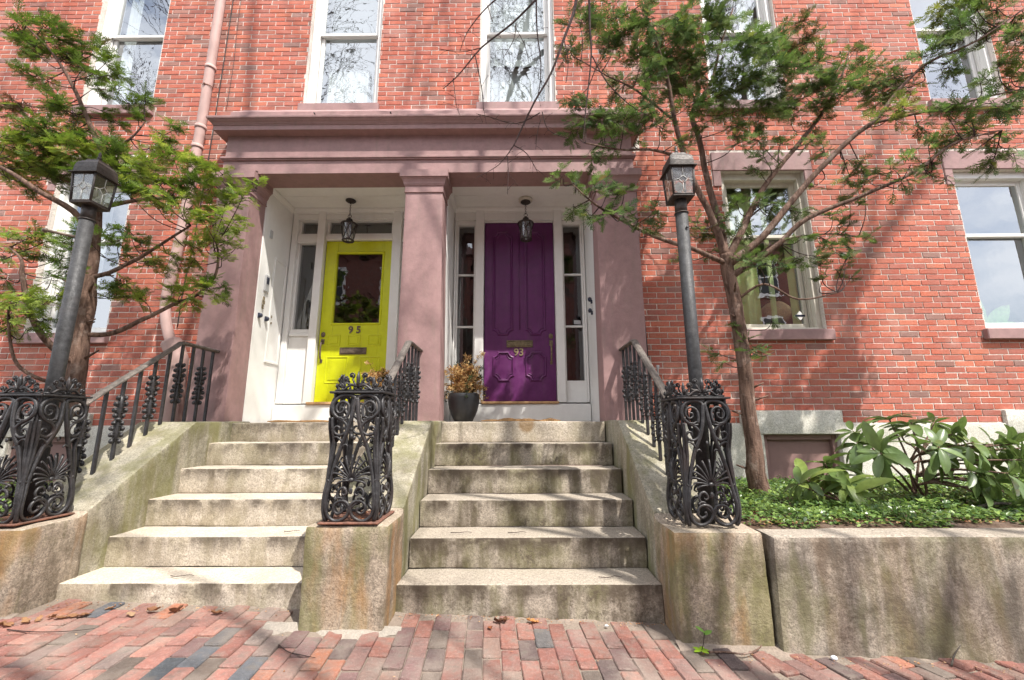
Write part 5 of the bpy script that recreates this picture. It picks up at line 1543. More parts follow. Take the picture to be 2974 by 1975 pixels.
# ================================================================== pots, mats, things in the window
def planter(x, y, label, lab2, green, s=1.0, seed=1):
    root = empty('plant_pot', (x, y, 1.163)); tag(root, label, 'plant pot', 'pots beside the doors')
    p = MB(); p.lathe([(0, .0), (.092, .0), (.100, .006), (.132, .07), (.156, .14), (.169, .21), (.171, .26), (.165, .298), (.158, .304), (.150, .298), (.148, .270), (0, .265)], 28)
    p.build('pot', MT['pot'], root, fix=False)
    sl = MB(); sl.lathe([(.145, .272), (.09, .285), (0, .29)], 14); sl.build('soil', MT['soil'], root, fix=False)
    pl = empty('dried_plant', (x, y, 1.45)); tag(pl, lab2, 'plant')
    r = random.Random(seed)
    st = MB(); lf = MB()
    for i in range(190):
        a = r.uniform(0, 6.28); sp = r.uniform(.02, .21)*s; h = r.uniform(.06, .31)*s
        if r.random() < .08: h *= 1.5
        drop = r.random() < .18
        tip = (sp*math.cos(a), sp*math.sin(a)*.8, h*(.4 if drop else 1))
        P = curve_pts([(.3*tip[0]*.5, .3*tip[1]*.5, 0), (tip[0]*.5, tip[1]*.5, tip[2]*.65), tip, (tip[0]*1.12, tip[1]*1.12, tip[2]-.01-(.10 if drop else 0))], 3)
        st.tube(P, .0016, 4, False, tint=None)
        g = r.random() < green
        for q in P[2:]:
            for _ in range(9):
                d = Vector((r.gauss(0, 1), r.gauss(0, 1), r.gauss(.3, 1))).normalized()*r.uniform(.014, .038)*s
                w = Vector((r.gauss(0, 1), r.gauss(0, 1), r.gauss(0, 1))).normalized()*r.uniform(.003, .009)
                o = q+Vector((r.gauss(0, .010), r.gauss(0, .010), r.gauss(0, .010)))
                t = r.choice([(.09, .12, .05), (.07, .10, .04)]) if g else r.choice([(.70, .50, .22), (.62, .42, .18), (.76, .58, .28), (.54, .33, .14), (.42, .21, .10)])
                lf.add([o, o+d*.5+w, o+d, o+d*.5-w], [(0, 1, 2, 3)], t)
    st.build('stems', MT['twig'], pl, fix=False)
    lf.build('dry_leaves', MT['leaf_dead'], pl, kind='stuff', fix=False)
planter(-.552, .12, 'black glazed pot left of the purple door', 'dried golden plant in the pot by the purple door', .10, 1.0, 3)
planter(-1.47, .14, 'black pot behind the middle newel by the yellow door', 'dried straw-coloured plant with a dark green sprig near the yellow door', .12, .85, 8)

def door_mat(x0, x1, y0, y1, label, ragged, seed):
    r = random.Random(seed); mb = MB()
    V = []; F = []; nx_, ny_ = 44, 14
    for side in (0, 1):
        for i in range(nx_+1):
            for j in range(ny_+1):
                x = x0+(x1-x0)*i/nx_; y = y0+(y1-y0)*j/ny_
                e = min(i, nx_-i, 6)/6
                rg = ragged*noise.noise(Vector((x*14, j*.4, seed)))*.5
                if j == 0: y += rg*.1
                z = 1.163+(.004 if side == 0 else (.012+.022*ragged*max(0, noise.noise(Vector((x*6, y*3, seed)))+.35)*min(1, e+.3)))
                V.append((x, y, z+(r.uniform(-.0015, .0015) if side else 0)))
    n0 = (nx_+1)*(ny_+1)
    for side in (0, 1):
        for i in range(nx_):
            for j in range(ny_):
                a = side*n0+i*(ny_+1)+j; q = (a, a+ny_+1, a+ny_+2, a+1)
                F.append(q if side else q[::-1])
    for i in range(nx_):
        a = i*(ny_+1); F.append((a, a+ny_+1, n0+a+ny_+1, n0+a))
    for j in range(ny_):
        a = j; F.append((a+1, a, n0+a, n0+a+1)); a = nx_*(ny_+1)+j; F.append((a, a+1, n0+a+1, n0+a))
    mb.add(V, F)
    o = mb.build('door_mat', MT['coir'], None, kind=None)
    tag(o, label, 'door mat')
door_mat(-2.48, -1.75, -.235, .18, 'thin brown coir mat in front of the yellow door', .6, 4)
door_mat(-.33, .46, -.265, .20, 'ragged brown coir mat in front of the purple door', 1.1, 6)

# wicker shade seen through the lower window
root = empty('paper_lampshade', (3.13, .40, 2.31)); tag(root, 'ribbed round paper lampshade inside the lower window behind the cypress', 'lampshade')
s = MB(); prof = []
for i in range(25):
    t = i/24; prof.append((.175*math.sin(R(28+124*t))+(.003 if i % 2 else 0), -.02+.26*t))
s.lathe(prof, 28); s.build('shade', MT['basket'], root, fix=False)
s = MB(); s.lathe([(0, 0), (.07, 0), (.07, -.15), (0, -.15)], 16); s.build('foot', MT['basket'], root, fix=False)
s = MB()
for i in range(70):
    r = rng; a = r.uniform(0, 6.28); h = r.uniform(.02, .14); q = Vector((.05*math.cos(a)*r.random(), .05*math.sin(a)*r.random(), .24)); d = Vector((r.gauss(0, .05), r.gauss(0, .05), h)); w = Vector((r.gauss(0, .008), r.gauss(0, .008), 0))
    s.add([q, q+d*.5+w, q+d, q+d*.5-w], [(0, 1, 2, 3)], (.06, .12, .05))
o = s.build('sprig', MT['leaf_small'], root, fix=False, kind='stuff')
s = MB(); s.add([(3.205, .163, 2.335), (3.255, .163, 2.28), (3.305, .163, 2.335), (3.255, .163, 2.39)], [(0, 1, 2, 3)])
st_ = s.build('window_sticker', MT['white'], wins[6], fix=False)
s = MB(); s.box(3.20, 3.31, .160, .1625, 2.322, 2.345); s.build('sticker_band', MT['navy'], wins[6])
# big-leaved houseplant in the far right window
root = empty('house_plant', (5.50, .33, 2.10)); tag(root, 'broad green leaves of a houseplant behind the far right lower window', 'plant')
s = MB()
for i, (a, L, tz) in enumerate(((-28, .95, 1.1), (-8, .80, .9), (25, .6, .6), (-50, .6, .6), (50, .5, .4))):
    d = Vector((math.sin(R(a)), 0, tz)).normalized(); w = Vector((d.z, 0, -d.x))
    P = []
    for k in range(8):
        t = k/7; c = Vector((0, 0, 0))+d*L*t+Vector((0, 0, -.15*t*t*L)); ww = .105*math.sin(math.pi*min(1, t*.95+.05))**.8
        P += [c-w*ww, c+Vector((0, .012, 0)), c+w*ww]
    s.add(P, [(3*k, 3*k+1, 3*k+4, 3*k+3) for k in range(7)]+[(3*k+1, 3*k+2, 3*k+5, 3*k+4) for k in range(7)], (.20, .38, .07), True)
s.build('leaves', MT['leaf_small'], root, fix=False)
s = MB(); s.lathe([(0, 0), (.07, 0), (.1, .16), (0, .16)], 16, (0, 0, -.15)); s.build('pot', MT['pot'], root, fix=False)
# ================================================================== EVERGREENS
def spray_variant(seed, L=.115):
    """flat feathery hinoki spray in the local xy plane, growing along +x; lozenge leaves, 4 verts each"""
    r = random.Random(seed)
    quads = []
    def loz(p, ang, ln, w):
        d = Vector((math.cos(ang), math.sin(ang), 0)); s = Vector((-d.y, d.x, 0))
        z = r.uniform(-.12, .12)*ln
        quads.append((p, p+d*ln*.45+s*w, p+d*ln+Vector((0, 0, z)), p+d*ln*.45-s*w))
    def shoot(p, ang, ln, depth):
        n = max(2, int(ln/.0150))
        for i in range(n):
            t = i/n
            q = p+Vector((math.cos(ang), math.sin(ang), 0))*ln*t+Vector((0, 0, -.12*ln*t*t))
            if depth > 0 and i > 0:
                for s in (-1, 1):
                    l2 = ln*(.50-.38*t)*r.uniform(.6, 1.2)
                    if l2 > .012: shoot(q, ang+s*R(r.uniform(38, 52)), l2, depth-1)
            loz(q, ang+r.uniform(-.30, .30), .0200, .0058)
        loz(p+Vector((math.cos(ang), math.sin(ang), 0))*ln, ang, .018, .0040)
    shoot(Vector((0, 0, 0)), 0, L, 1)
    V = np.array([[tuple(v) for v in q] for q in quads], dtype=np.float32)
    return V            # (n,4,3)
SPR = [spray_variant(s, L) for s, L in ((1, .10), (2, .115), (3, .13), (4, .095), (5, .12))]

def rand_frames(dirs, ups):
    x = dirs/np.linalg.norm(dirs, axis=1, keepdims=True)
    z = ups-(ups*x).sum(1, keepdims=True)*x; z /= np.linalg.norm(z, axis=1, keepdims=True)
    y = np.cross(z, x)
    return np.stack([x, y, z], -1)           # columns are axes

def evergreen(limbs, blobs, label, seed, per=1.0, tones=None, loc=None):
    r = np.random.default_rng(seed); rr = random.Random(seed)
    base = limbs[0][0]
    root = empty('evergreen_tree', (base[0], base[1], base[2]-.05)); tag(root, label, 'tree')
    O = Vector(root.location)
    nodes = []
    for i, L in enumerate(limbs):
        pts = [Vector(p[:3]) for p in L]; rad = [p[3] for p in L]
        cp = curve_pts(pts, 5)
        cr = []
        for k in range(len(pts)-1):
            for q in range(5): cr.append(rad[k]+(rad[k+1]-rad[k])*q/5)
        cr.append(rad[-1])
        cr = [c_*(.92 if i == 0 else .74) for c_ in cr]
        wob = [p + Vector((noise.noise(p*6+Vector((i, 0, 0))), noise.noise(p*6+Vector((0, i, 5))), 0))*min(.018, c_*.35) for p, c_ in zip(cp, cr)]
        mb = MB()
        n = 14 if i == 0 else (9 if rad[0] > .03 else 6)
        mb.tube([p-O for p in wob], cr, n)
        # ridges on the trunk
        if rad[0] > .02:
            for j, v in enumerate(mb.v):
                ring = min(len(wob)-1, j//n)
                c0 = wob[ring]-O; d = Vector(v)-c0
                k_ = 1+.13*noise.noise(Vector((math.atan2(d.y, d.x)*2.2, v[2]*2.5, i*3)))+.06*noise.noise(Vector((d.x*60, d.y*60, v[2]*6)))
                mb.v[j] = tuple(c0+d*k_)
        if i == 0:
            for _ in range(9):                                   # dead stubs
                k_ = rr.randrange(3, len(wob)-2); a = rr.uniform(0, 6.28); d = Vector((math.cos(a), math.sin(a), rr.uniform(.1, .6))); p = wob[k_]-O
                L_ = rr.uniform(.04, .12)
                mb.tube([p+d*cr[k_]*.7, p+d*(cr[k_]+L_)], [.012, .006], 6)
        mb.build('trunk' if i == 0 else 'limb', MT['bark'], root, fix=False)
        for p, c_ in zip(wob[(2 if i else 12):], cr[(2 if i else 12):]): nodes.append((p, c_, i))
    tw = MB()
    NP = np.array([tuple(n_[0]) for n_ in nodes])
    Vs = []; Ts = []
    tones = tones or [[(.085, .145, .04), (.11, .175, .05), (.07, .12, .045), (.13, .18, .075)], [(.15, .11, .05), (.10, .13, .04), (.065, .11, .035)], [(.15, .20, .05), (.12, .17, .05), (.20, .24, .06)]]
    for bx, by, bz, br, kind in blobs:
        c = np.array([bx, by, bz])
        d = np.linalg.norm(NP-c, axis=1) + .5*np.maximum(0, NP[:, 2]-c[2])
        j = int(np.argmin(d)); s0 = Vector(NP[j])
        cv = Vector(c)
        if (cv-s0).length > .05:
            mid = (s0+cv)/2+Vector((rr.gauss(0, .03), rr.gauss(0, .03), -.04+rr.gauss(0, .02)))
            P = curve_pts([s0, mid, cv], 4)
            tw.tube([p-O for p in P], [.0055*(1-.6*k/8) for k in range(9)], 5, False)
        main = (cv-s0)
        main = main.normalized() if main.length > .02 else Vector((rr.gauss(0, 1), rr.gauss(0, 1), .3)).normalized()
        # foliage pads: branchlets fan out of the centre, sprays line each of them
        nb = max(3, int(7.0*(br/.09)**1.1*per))
        for b_ in range(nb):
            dv = Vector((rr.gauss(0, 1), rr.gauss(0, .85), rr.gauss(0, .62)))+main*.7
            dv.normalize()
            Lb = br*rr.uniform(.45, 1.15)
            st_ = cv+Vector((rr.gauss(0, 1), rr.gauss(0, 1), rr.gauss(0, .8)))*br*.28
            e = st_+dv*Lb+Vector((0, 0, -.15*Lb))
            tw.tube([st_-O, (st_+e)/2-O+Vector((0, 0, .01)), e-O], [.003, .0022, .0014], 4, False)
            ns = max(3, int(Lb/.022))
            for q in range(ns):
                t = (q+.6)/ns
                p = st_+(e-st_)*t
                side = Vector((-dv.y, dv.x, rr.gauss(0, .25)))
                if side.length < .1: side = Vector((1, 0, 0))
                side.normalize(); sg = 1 if q % 2 else -1
                dd = (dv*.75+side*sg*rr.uniform(.35, .95)+Vector((0, 0, rr.gauss(-.10, .22)))).normalized() if q < ns-1 else dv
                uu = Vector((rr.gauss(0, .45), rr.gauss(-.25, .45), 1)).normalized()
                A = SPR[rr.randrange(len(SPR))]
                sc = rr.uniform(.42, .95)*(.72+.33*min(1, br/.12))
                Mx = rand_frames(np.array([dd]), np.array([uu]))[0]
                Vs.append(A @ (Mx.T*sc)+np.array(tuple(p-O)))
                tn = np.array(rr.choice(tones[kind])) if rr.random() < .93 else np.array(rr.choice(tones[rr.randrange(3)]))
                k_ = rr.uniform(.75, 1.3)*(1.0+.18*max(-1, min(1, (p.z-bz)/br)))  # lit tops and dark undersides of the pads put into the tint
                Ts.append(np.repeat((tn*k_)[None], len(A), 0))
    V = np.concatenate(Vs); T = np.concatenate(Ts)
    F = np.arange(len(V)*4).reshape(-1, 4)
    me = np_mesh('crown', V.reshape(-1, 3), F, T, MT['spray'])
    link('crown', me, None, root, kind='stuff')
    tw.build('twigs', MT['twig'], root, kind='stuff', fix=False)
    print('evergreen quads', len(F))
    return root
evergreen(LIMBS_RIGHT, BLOBS_RIGHT, 'tall open cypress tree with forked limbs growing in the right planting bed', 21, 1.12)
TL = [[(.10, .17, .03), (.12, .19, .04), (.08, .135, .03)], [(.14, .08, .045), (.11, .09, .04), (.08, .11, .04)], [(.22, .30, .055), (.17, .26, .05), (.27, .34, .07)]]
evergreen(LIMBS_LEFT, BLOBS_LEFT, 'yellow-green cypress tree with a crooked trunk behind the left lamp post', 33, 1.75, TL)

# ================================================================== RHODODENDRON
def rhodo(label, stems, seed, nmax, sc=1.0):
    """stems: list of polylines (world) ending in a whorl of leaves"""
    r = random.Random(seed)
    root = empty('rhododendron', stems[0][0]); tag(root, label, 'shrub')
    O = Vector(root.location)
    leaf_me = []
    for v in range(10):
        rr = random.Random(seed*10+v)
        L = rr.uniform(.14, .235)*sc; W = L*rr.uniform(.17, .215)
        V = []; F = []; K = 9
        droop = rr.uniform(.15, .6); fold = rr.uniform(.12, .4)
        for k in range(K):
            t = k/(K-1)
            w = W*(math.sin(math.pi*t**1.1))**.55 if 0 < t < 1 else .001
            z = -droop*L*t*t
            x = L*t
            V += [(x, -w, z+w*fold+.0015*math.sin(k*2)), (x, -w*.5, z+w*fold*.35), (x, 0, z), (x, w*.5, z+w*fold*.35), (x, w, z+w*fold+.0015*math.cos(k*2.2))]
        for k in range(K-1):
            for j in range(4):
                a = k*5+j; F.append((a, a+5, a+6, a+1))
        t = rr.choice([(.14, .21, .065), (.115, .18, .055), (.16, .23, .07), (.21, .28, .07), (.105, .16, .05)])
        mb = MB(); mb.add(V, F, t, True)
        mb.tube([(-.012, 0, 0), (0, 0, 0), (L*.5, 0, -droop*L*.25-.001), (L*.92, 0, -droop*L*.846-.001)], [.0016, .0020, .0014, .0006], 4, False, tint=(.22, .26, .08))
        leaf_me.append(mb.mesh('leaf', MT['leaf_big'], fix=False))
    cnt = 0
    for st in stems:
        pts = curve_pts([Vector(p) for p in st], 4)
        r0 = .011 if len(st) > 3 else .006
        mb = MB(); mb.tube([p-O for p in pts], [r0*(1-.55*i/len(pts)) for i in range(len(pts))], 7)
        mb.build('stem', MT['bark'], root, fix=False)
        tip = pts[-1]; d0 = (pts[-1]-pts[-3]).normalized()
        nl = r.randint(6, 9)
        for i in range(nl):
            if cnt >= nmax: break
            a = 2*math.pi*i/nl+r.uniform(-.3, .3)
            ax = Vector((1, 0, 0)) if abs(d0.x) < .8 else Vector((0, 1, 0))
            u = (ax-d0*ax.dot(d0)).normalized(); w = d0.cross(u)
            dirv = (u*math.cos(a)+w*math.sin(a)+d0*r.uniform(.15, .7)).normalized()
            dirv = (dirv+Vector((0, 0, r.uniform(-.50, .05)))).normalized()
            upv = (d0*1.0+Vector((0, 0, .8))+Vector((r.gauss(0, .25), r.gauss(0, .25), 0)))
            Mx = rand_frames(np.array([tuple(dirv)]), np.array([tuple(upv)]))[0]
            q = r.uniform(.65, 1.15)
            M4 = Matrix([[Mx[i_, j_]*q for j_ in range(3)]+[0] for i_ in range(3)]+[[0, 0, 0, 1]])
            M4.translation = tip-d0*r.uniform(0, .03)-O+dirv*.012
            o = link('leaf', leaf_me[r.randrange(10)], None, root)
            o.matrix_local = M4
            cnt += 1
    return root
def stems_from(base, tips, r, main=6):
    out = []
    for i, t in enumerate(tips):
        b = Vector(base)+Vector((r.uniform(-.04, .04), r.uniform(-.04, .04), 0)); t = Vector(t)
        if i >= main:
            c = [Vector(p) for s in out[:main] for p in s[1:3]]
            near = min(c, key=lambda q: (q-t).length+(.4 if q.z > t.z else 0))
            if (near-t).length < (b-t).length: b = near
        mid = b.lerp(t, .5)+Vector((r.uniform(-.05, .05), r.uniform(-.05, .05), r.uniform(-.02, .06)))
        out.append([tuple(b), tuple(b.lerp(mid, .5)+Vector((0, 0, .02))), tuple(mid), tuple(t)])
    return out
r = random.Random(3)
rhodo('large glossy rhododendron leaning right in front of the foundation', stems_from((3.08, -1.15, .53), RHO_BIG, r), 4, 230)
rhodo('small rhododendron sprig with few leaves near the cypress trunk', stems_from((2.42, -1.30, .53), RHO_SMALL, r), 6, 60, .9)

# ================================================================== GROUND COVER
def vinca(x0, x1, y0, y1, n, name, label, seed, dens=None):
    g = np.random.default_rng(seed)
    x = g.uniform(x0, x1, n); y = g.uniform(y0, y1, n)
    if dens is not None:
        keep = dens(x, y, g); x, y = x[keep], y[keep]
    n = len(x)
    hgt = np.array([.515+.035*noise.noise(Vector((a*2, b*2, 0)))+.03*math.sin(min(1, (b+1.87)/.5)*1.57) for a, b in zip(x, y)])
    clump = np.array([noise.noise(Vector((a*5, b*5, 7))) for a, b in zip(x, y)])
    z = hgt+g.uniform(.0, .05, n)*(1+clump)+.015*clump
    L = g.uniform(.02, .044, n); W = L*g.uniform(.22, .32, n)
    az = g.uniform(0, 2*np.pi, n); el = g.normal(.15, .35, n)
    d = np.stack([np.cos(az)*np.cos(el), np.sin(az)*np.cos(el), np.sin(el)], 1)
    u = np.stack([g.normal(0, .35, n), g.normal(-.25, .35, n), np.ones(n)], 1)
    Fm = rand_frames(d, u)
    X, Y, Z = Fm[:, :, 0], Fm[:, :, 1], Fm[:, :, 2]
    P = np.stack([x, y, z], 1)
    Lx, Wx = L[:, None], W[:, None]
    v0 = P; v1 = P+X*Lx*.35+Y*Wx+Z*Wx*.35; v2 = P+X*Lx; v3 = P+X*Lx*.35-Y*Wx+Z*Wx*.35; v4 = P+X*Lx*.4; v5 = P+X*Lx*.75+Y*Wx*.75+Z*Wx*.25; v6 = P+X*Lx*.75-Y*Wx*.75+Z*Wx*.25
    V = np.stack([v0, v1, v5, v2, v6, v3, v4], 1).reshape(-1, 3)
    b = np.arange(n)*7
    F = np.concatenate([np.stack([b, b+1, b+2, b+6], 1), np.stack([b+6, b+2, b+3, b+4], 1), np.stack([b, b+6, b+4, b+5], 1)])
    pal = np.array([(.12, .20, .05), (.09, .16, .045), (.17, .26, .07), (.06, .12, .035), (.20, .29, .07)])
    ti = pal[g.integers(0, 5, n)]*g.uniform(.8, 1.25, n)[:, None]*(1+.25*clump)[:, None]
    me = np_mesh(name, V, F, np.tile(ti, (3, 1)), MT['leaf_small'])
    o = link(name, me, None, kind='stuff'); tag(o, label, 'ground cover')
    return o
def dens_r(x, y, g):
    nz = np.array([noise.noise(Vector((a*3.2, b*3.2, 4))) for a, b in zip(x, y)])
    return (y > -1.80+.05*np.sin(x*7)+.03*np.sin(x*17)) & (nz+.42+g.normal(0, .1, len(x))+(y+1.85)*.5 > .12) & (g.uniform(0, 1, len(x)) < np.clip((x-1.40)*3+.25, .25, 1))
vinca(1.42, 6.6, -1.85, -.03, 42000, 'ground_cover', 'glossy green ground cover filling the right planting bed', 5, dens_r)
vinca(-6.4, -3.28, -1.85, -.03, 9000, 'ground_cover', 'green ground cover in the left planting bed behind the newel', 6)
# little vine on the left pier
g = MB(); r = random.Random(9)
for i in range(46):
    a = r.uniform(0, 6.28); p = Vector((-3.18+r.gauss(.08, .07), -2.0+r.gauss(0, .03), .60+abs(r.gauss(0, .03)))) if i < 34 else Vector((-2.96+r.gauss(0, .03), -2.01+r.gauss(0, .02), .61+abs(r.gauss(0, .05))))
    d = Vector((math.cos(a), math.sin(a), r.uniform(-.3, .4))).normalized()*r.uniform(.02, .04); w = d.cross(Vector((0, 0, 1))).normalized()*.008
    g.add([p, p+d*.4+w, p+d, p+d*.4-w], [(0, 1, 2, 3)], r.choice([(.16, .30, .05), (.12, .24, .05), (.20, .34, .08)]))
o = g.build('creeping_vine', MT['leaf_small'], fix=False); tag(o, 'small bright green vine creeping at the foot of the left newel', 'vine')
# grass tuft
g = MB(); r = random.Random(12)
for i in range(110):
    x, y = 2.42+r.gauss(0, .17), -1.62+r.gauss(0, .07); h = r.uniform(.06, .19); a = r.uniform(0, 6.28); lean = r.uniform(.02, .09)
    w = .0028; P = []
    for k in range(4):
        t = k/3; c = Vector((x+lean*math.cos(a)*t*t, y+lean*math.sin(a)*t*t, .53+h*t)); P += [c+Vector((w*(1-t)*math.sin(a), -w*(1-t)*math.cos(a), 0)), c-Vector((w*(1-t)*math.sin(a), -w*(1-t)*math.cos(a), 0))]
    g.add(P, [(0, 1, 3, 2), (2, 3, 5, 4), (4, 5, 7, 6)], r.choice([(.09, .17, .04), (.12, .22, .05), (.07, .13, .03)]))
o = g.build('grass_tuft', MT['leaf_small'], fix=False, kind='stuff'); tag(o, 'thin upright grass tuft amid the ground cover', 'grass')

# leaf litter in the front of the bed
def litter(name, label, pts, seed, smin, smax, zf, mat='leaf_dead', parent=None):
    r = random.Random(seed); mb = MB()
    for x, y in pts:
        a = r.uniform(0, 6.28); s = r.uniform(smin, smax); z = zf(x, y)
        V = []
        for k in range(6):
            an = a+k*math.pi/3; rad = s*(.5 if k % 2 else 1)*r.uniform(.6, 1)
            V.append((x+rad*math.cos(an)*.8, y+rad*math.sin(an)*.55, z+r.uniform(0, s*.55)))
        mb.add(V, [(0, 1, 2, 3), (0, 3, 4, 5)], r.choice([(.34, .17, .08), (.42, .24, .12), (.26, .12, .06), (.50, .33, .19), (.20, .10, .055)]))
    o = mb.build(name, MT[mat], parent, fix=False, kind='stuff'); tag(o, label, 'leaf litter')
pts = [(rng.uniform(1.42, 4.4), -1.83+abs(rng.gauss(0, .06))) for _ in range(240)] + [(1.47+abs(rng.gauss(0, .10)), rng.uniform(-1.85, -1.2)) for _ in range(160)]
litter('leaf_litter', 'brown leaf crumbs along the front edge of the right planting bed', pts, 3, .008, .02, lambda x, y: .548)
pts = []
for _ in range(520):
    t = rng.random()
    if t < .35: x = rng.uniform(-.68, .86); y = -1.80-abs(rng.gauss(0, .03))
    elif t < .6: x = rng.uniform(.95, 3.0); y = -2.11-abs(rng.gauss(0, .05))
    elif t < .9: x = rng.uniform(-2.8, -1.3); y = -1.81-abs(rng.gauss(0, .05))
    else: x = rng.uniform(-2.6, 2.6); y = rng.uniform(-2.8, -1.9)
    pts.append((x, y))
litter('sidewalk_litter', 'dry leaf crumbs swept along the foot of the stone', pts, 4, .004, .013, lambda x, y: ground_z(x, y)+.004)

# larger dead leaves, each its own
def dead_leaf(x, y, s, label, rz, t, curl=.5, group=None):
    V = []; F = []; K = 8; rr = random.Random(int(x*1000)+int(s*9999))
    for k in range(K):
        u = k/(K-1); w = s*.42*math.sin(math.pi*u**.8)**.8*(1-.25*(k % 2)) if 0 < k < K-1 else .001
        z = curl*s*(u-.5)**2*1.1+rr.uniform(-.004, .004)
        j = lambda: rr.uniform(-.10, .10)*s
        V += [(s*(u-.5)+j(), -w*rr.uniform(.55, 1.3), z+w*.5*curl+rr.uniform(-.002, .010)), (s*(u-.5), rr.uniform(-.004, .004), z*.6), (s*(u-.5)+j(), w*rr.uniform(.55, 1.3), z+w*.5*curl+rr.uniform(-.002, .012))]
    for k in range(K-1):
        F += [(3*k, 3*k+3, 3*k+4, 3*k+1), (3*k+1, 3*k+4, 3*k+5, 3*k+2)]
    V = [(a*.72, b_*.72, c_*.72) for a, b_, c_ in V]
    mb = MB(); mb.add(V, F, tuple(q*.72 for q in t), True)
    o = mb.build('dead_leaf', MT['leaf_dead'], None, (x, y, ground_z(x, y)+.008), fix=False)
    o.rotation_euler = (rng.uniform(-.3, .3), rng.uniform(-.3, .3), rz)
    tag(o, label, 'dead leaf', group)
G = 'dead leaves along the steps'
dead_leaf(-.10, -1.87, .085, 'dark crumpled brown leaf at the foot of the purple door steps', .4, (.13, .06, .035), .9, G)
dead_leaf(-.06, -1.86, .07, 'twisted dark leaf overlapping the dark crumpled one by the purple door steps', 1.6, (.16, .08, .045), 1.1, G)
dead_leaf(.10, -1.85, .10, 'pale orange oak leaf at the middle of the purple door steps', .1, (.55, .27, .10), .35, G)
dead_leaf(-.14, -1.95, .05, 'small red-brown leaf on the bricks before the purple door steps', 2.2, (.34, .12, .05), .6, G)
dead_leaf(-2.06, -1.90, .09, 'brown curled leaf, one of a pair before the yellow door steps', .2, (.30, .15, .08), .9, G)
dead_leaf(-1.94, -1.89, .09, 'darker curled leaf right of its twin before the yellow door steps', 1.0, (.26, .13, .075), 1.0, G)
dead_leaf(-2.15, -1.95, .08, 'flat pale tan leaf left of the curled pair', -.2, (.50, .33, .20), .2, G)
dead_leaf(-2.32, -1.89, .08, 'flat tan leaf farthest left on the bricks before the yellow door steps', .1, (.46, .28, .16), .2, G)
dead_leaf(-1.70, -1.90, .08, 'rust-brown leaf nearest the middle pier before the yellow door steps', .5, (.34, .17, .09), .7, G)
HEAP = ['tan leaf at the left end of the heap against the left pier', 'second tan leaf from the left in the heap against the left pier', 'tan leaf left of centre in the heap against the left pier', 'brown leaf just left of the middle of the heap by the left pier', 'curled leaf in the middle of the heap by the left pier', 'leaf just right of the middle of the heap by the left pier', 'third leaf from the right in the heap by the left pier', 'second leaf from the right in the heap by the left pier', 'leaf at the right end of the heap, nearest the lowest step']
for i in range(9):
    dead_leaf(-2.74+.045*i, -1.97-.018*(9-i)+rng.uniform(-.02, .02), rng.uniform(.06, .09), HEAP[i], rng.uniform(0, 3), rng.choice([(.44, .25, .13), (.36, .19, .10), (.30, .15, .08)]), rng.uniform(.3, .9), 'heap of tan leaves by the left pier')
def dead_leaf_at(o): pass

# twigs lying about
def stick(name, label, pts, r0, mat='twig', cat='twig', group=None):
    mb = MB(); P = curve_pts(pts, 4); mb.tube(P, [r0*(1-.6*i/len(P)) for i in range(len(P))], 5)
    o = mb.build(name, MT[mat], fix=False); tag(o, label, cat, group)
gz = lambda x, y, h=.008: (x, y, ground_z(x, y)+h)
stick('twig', 'forked grey stick on the bricks under the right retaining wall', [gz(.98, -2.11), gz(1.08, -2.10), gz(1.17, -2.12, .012), gz(1.26, -2.08, .02), gz(1.29, -2.06, .03)], .006, 'bark')
stick('twig', 'straight pale twig leaning on the far right of the retaining wall', [gz(2.18, -2.15, .01), gz(2.24, -2.11, .04), gz(2.30, -2.09, .08)], .005, 'bark_grey')
stick('twig', 'thin dark curved twig on the bricks at the far left', [gz(-2.6, -2.16), gz(-2.45, -2.18, .012), gz(-2.3, -2.16, .01), gz(-2.18, -2.13, .014)], .003)
stick('twig', 'thin bent twig on the bricks below the middle pier', [gz(-1.18, -2.20), gz(-1.10, -2.26), gz(-1.03, -2.28), gz(-.95, -2.30)], .003)
step_z = lambda k: 1.16-.193*k
for i, (x0, x1, k, lb) in enumerate(((-2.16, -2.0, 5, 'thin reddish twig on the lowest step to the yellow door'), (-1.62, -1.5, 4, 'small twig on the second step to the yellow door'), (-.45, -.30, 4, 'forked twig on the left of the second step to the purple door'),
                                 (.52, .66, 5, 'reddish twig on the right of the lowest step to the purple door'), (-.05, .08, 4, 'curved straw on the second step to the purple door'))):
    y = -.324-.29*k+.10; z = step_z(k)+.010+(.012 if x0 < -1 else 0)
    stick('twig', lb, [(x0, y, z), (x0+(x1-x0)*.4, y-.03, z+.006), (x0+(x1-x0)*.7, y+.01, z+.002), (x1, y-.02, z+.006)], .0028)
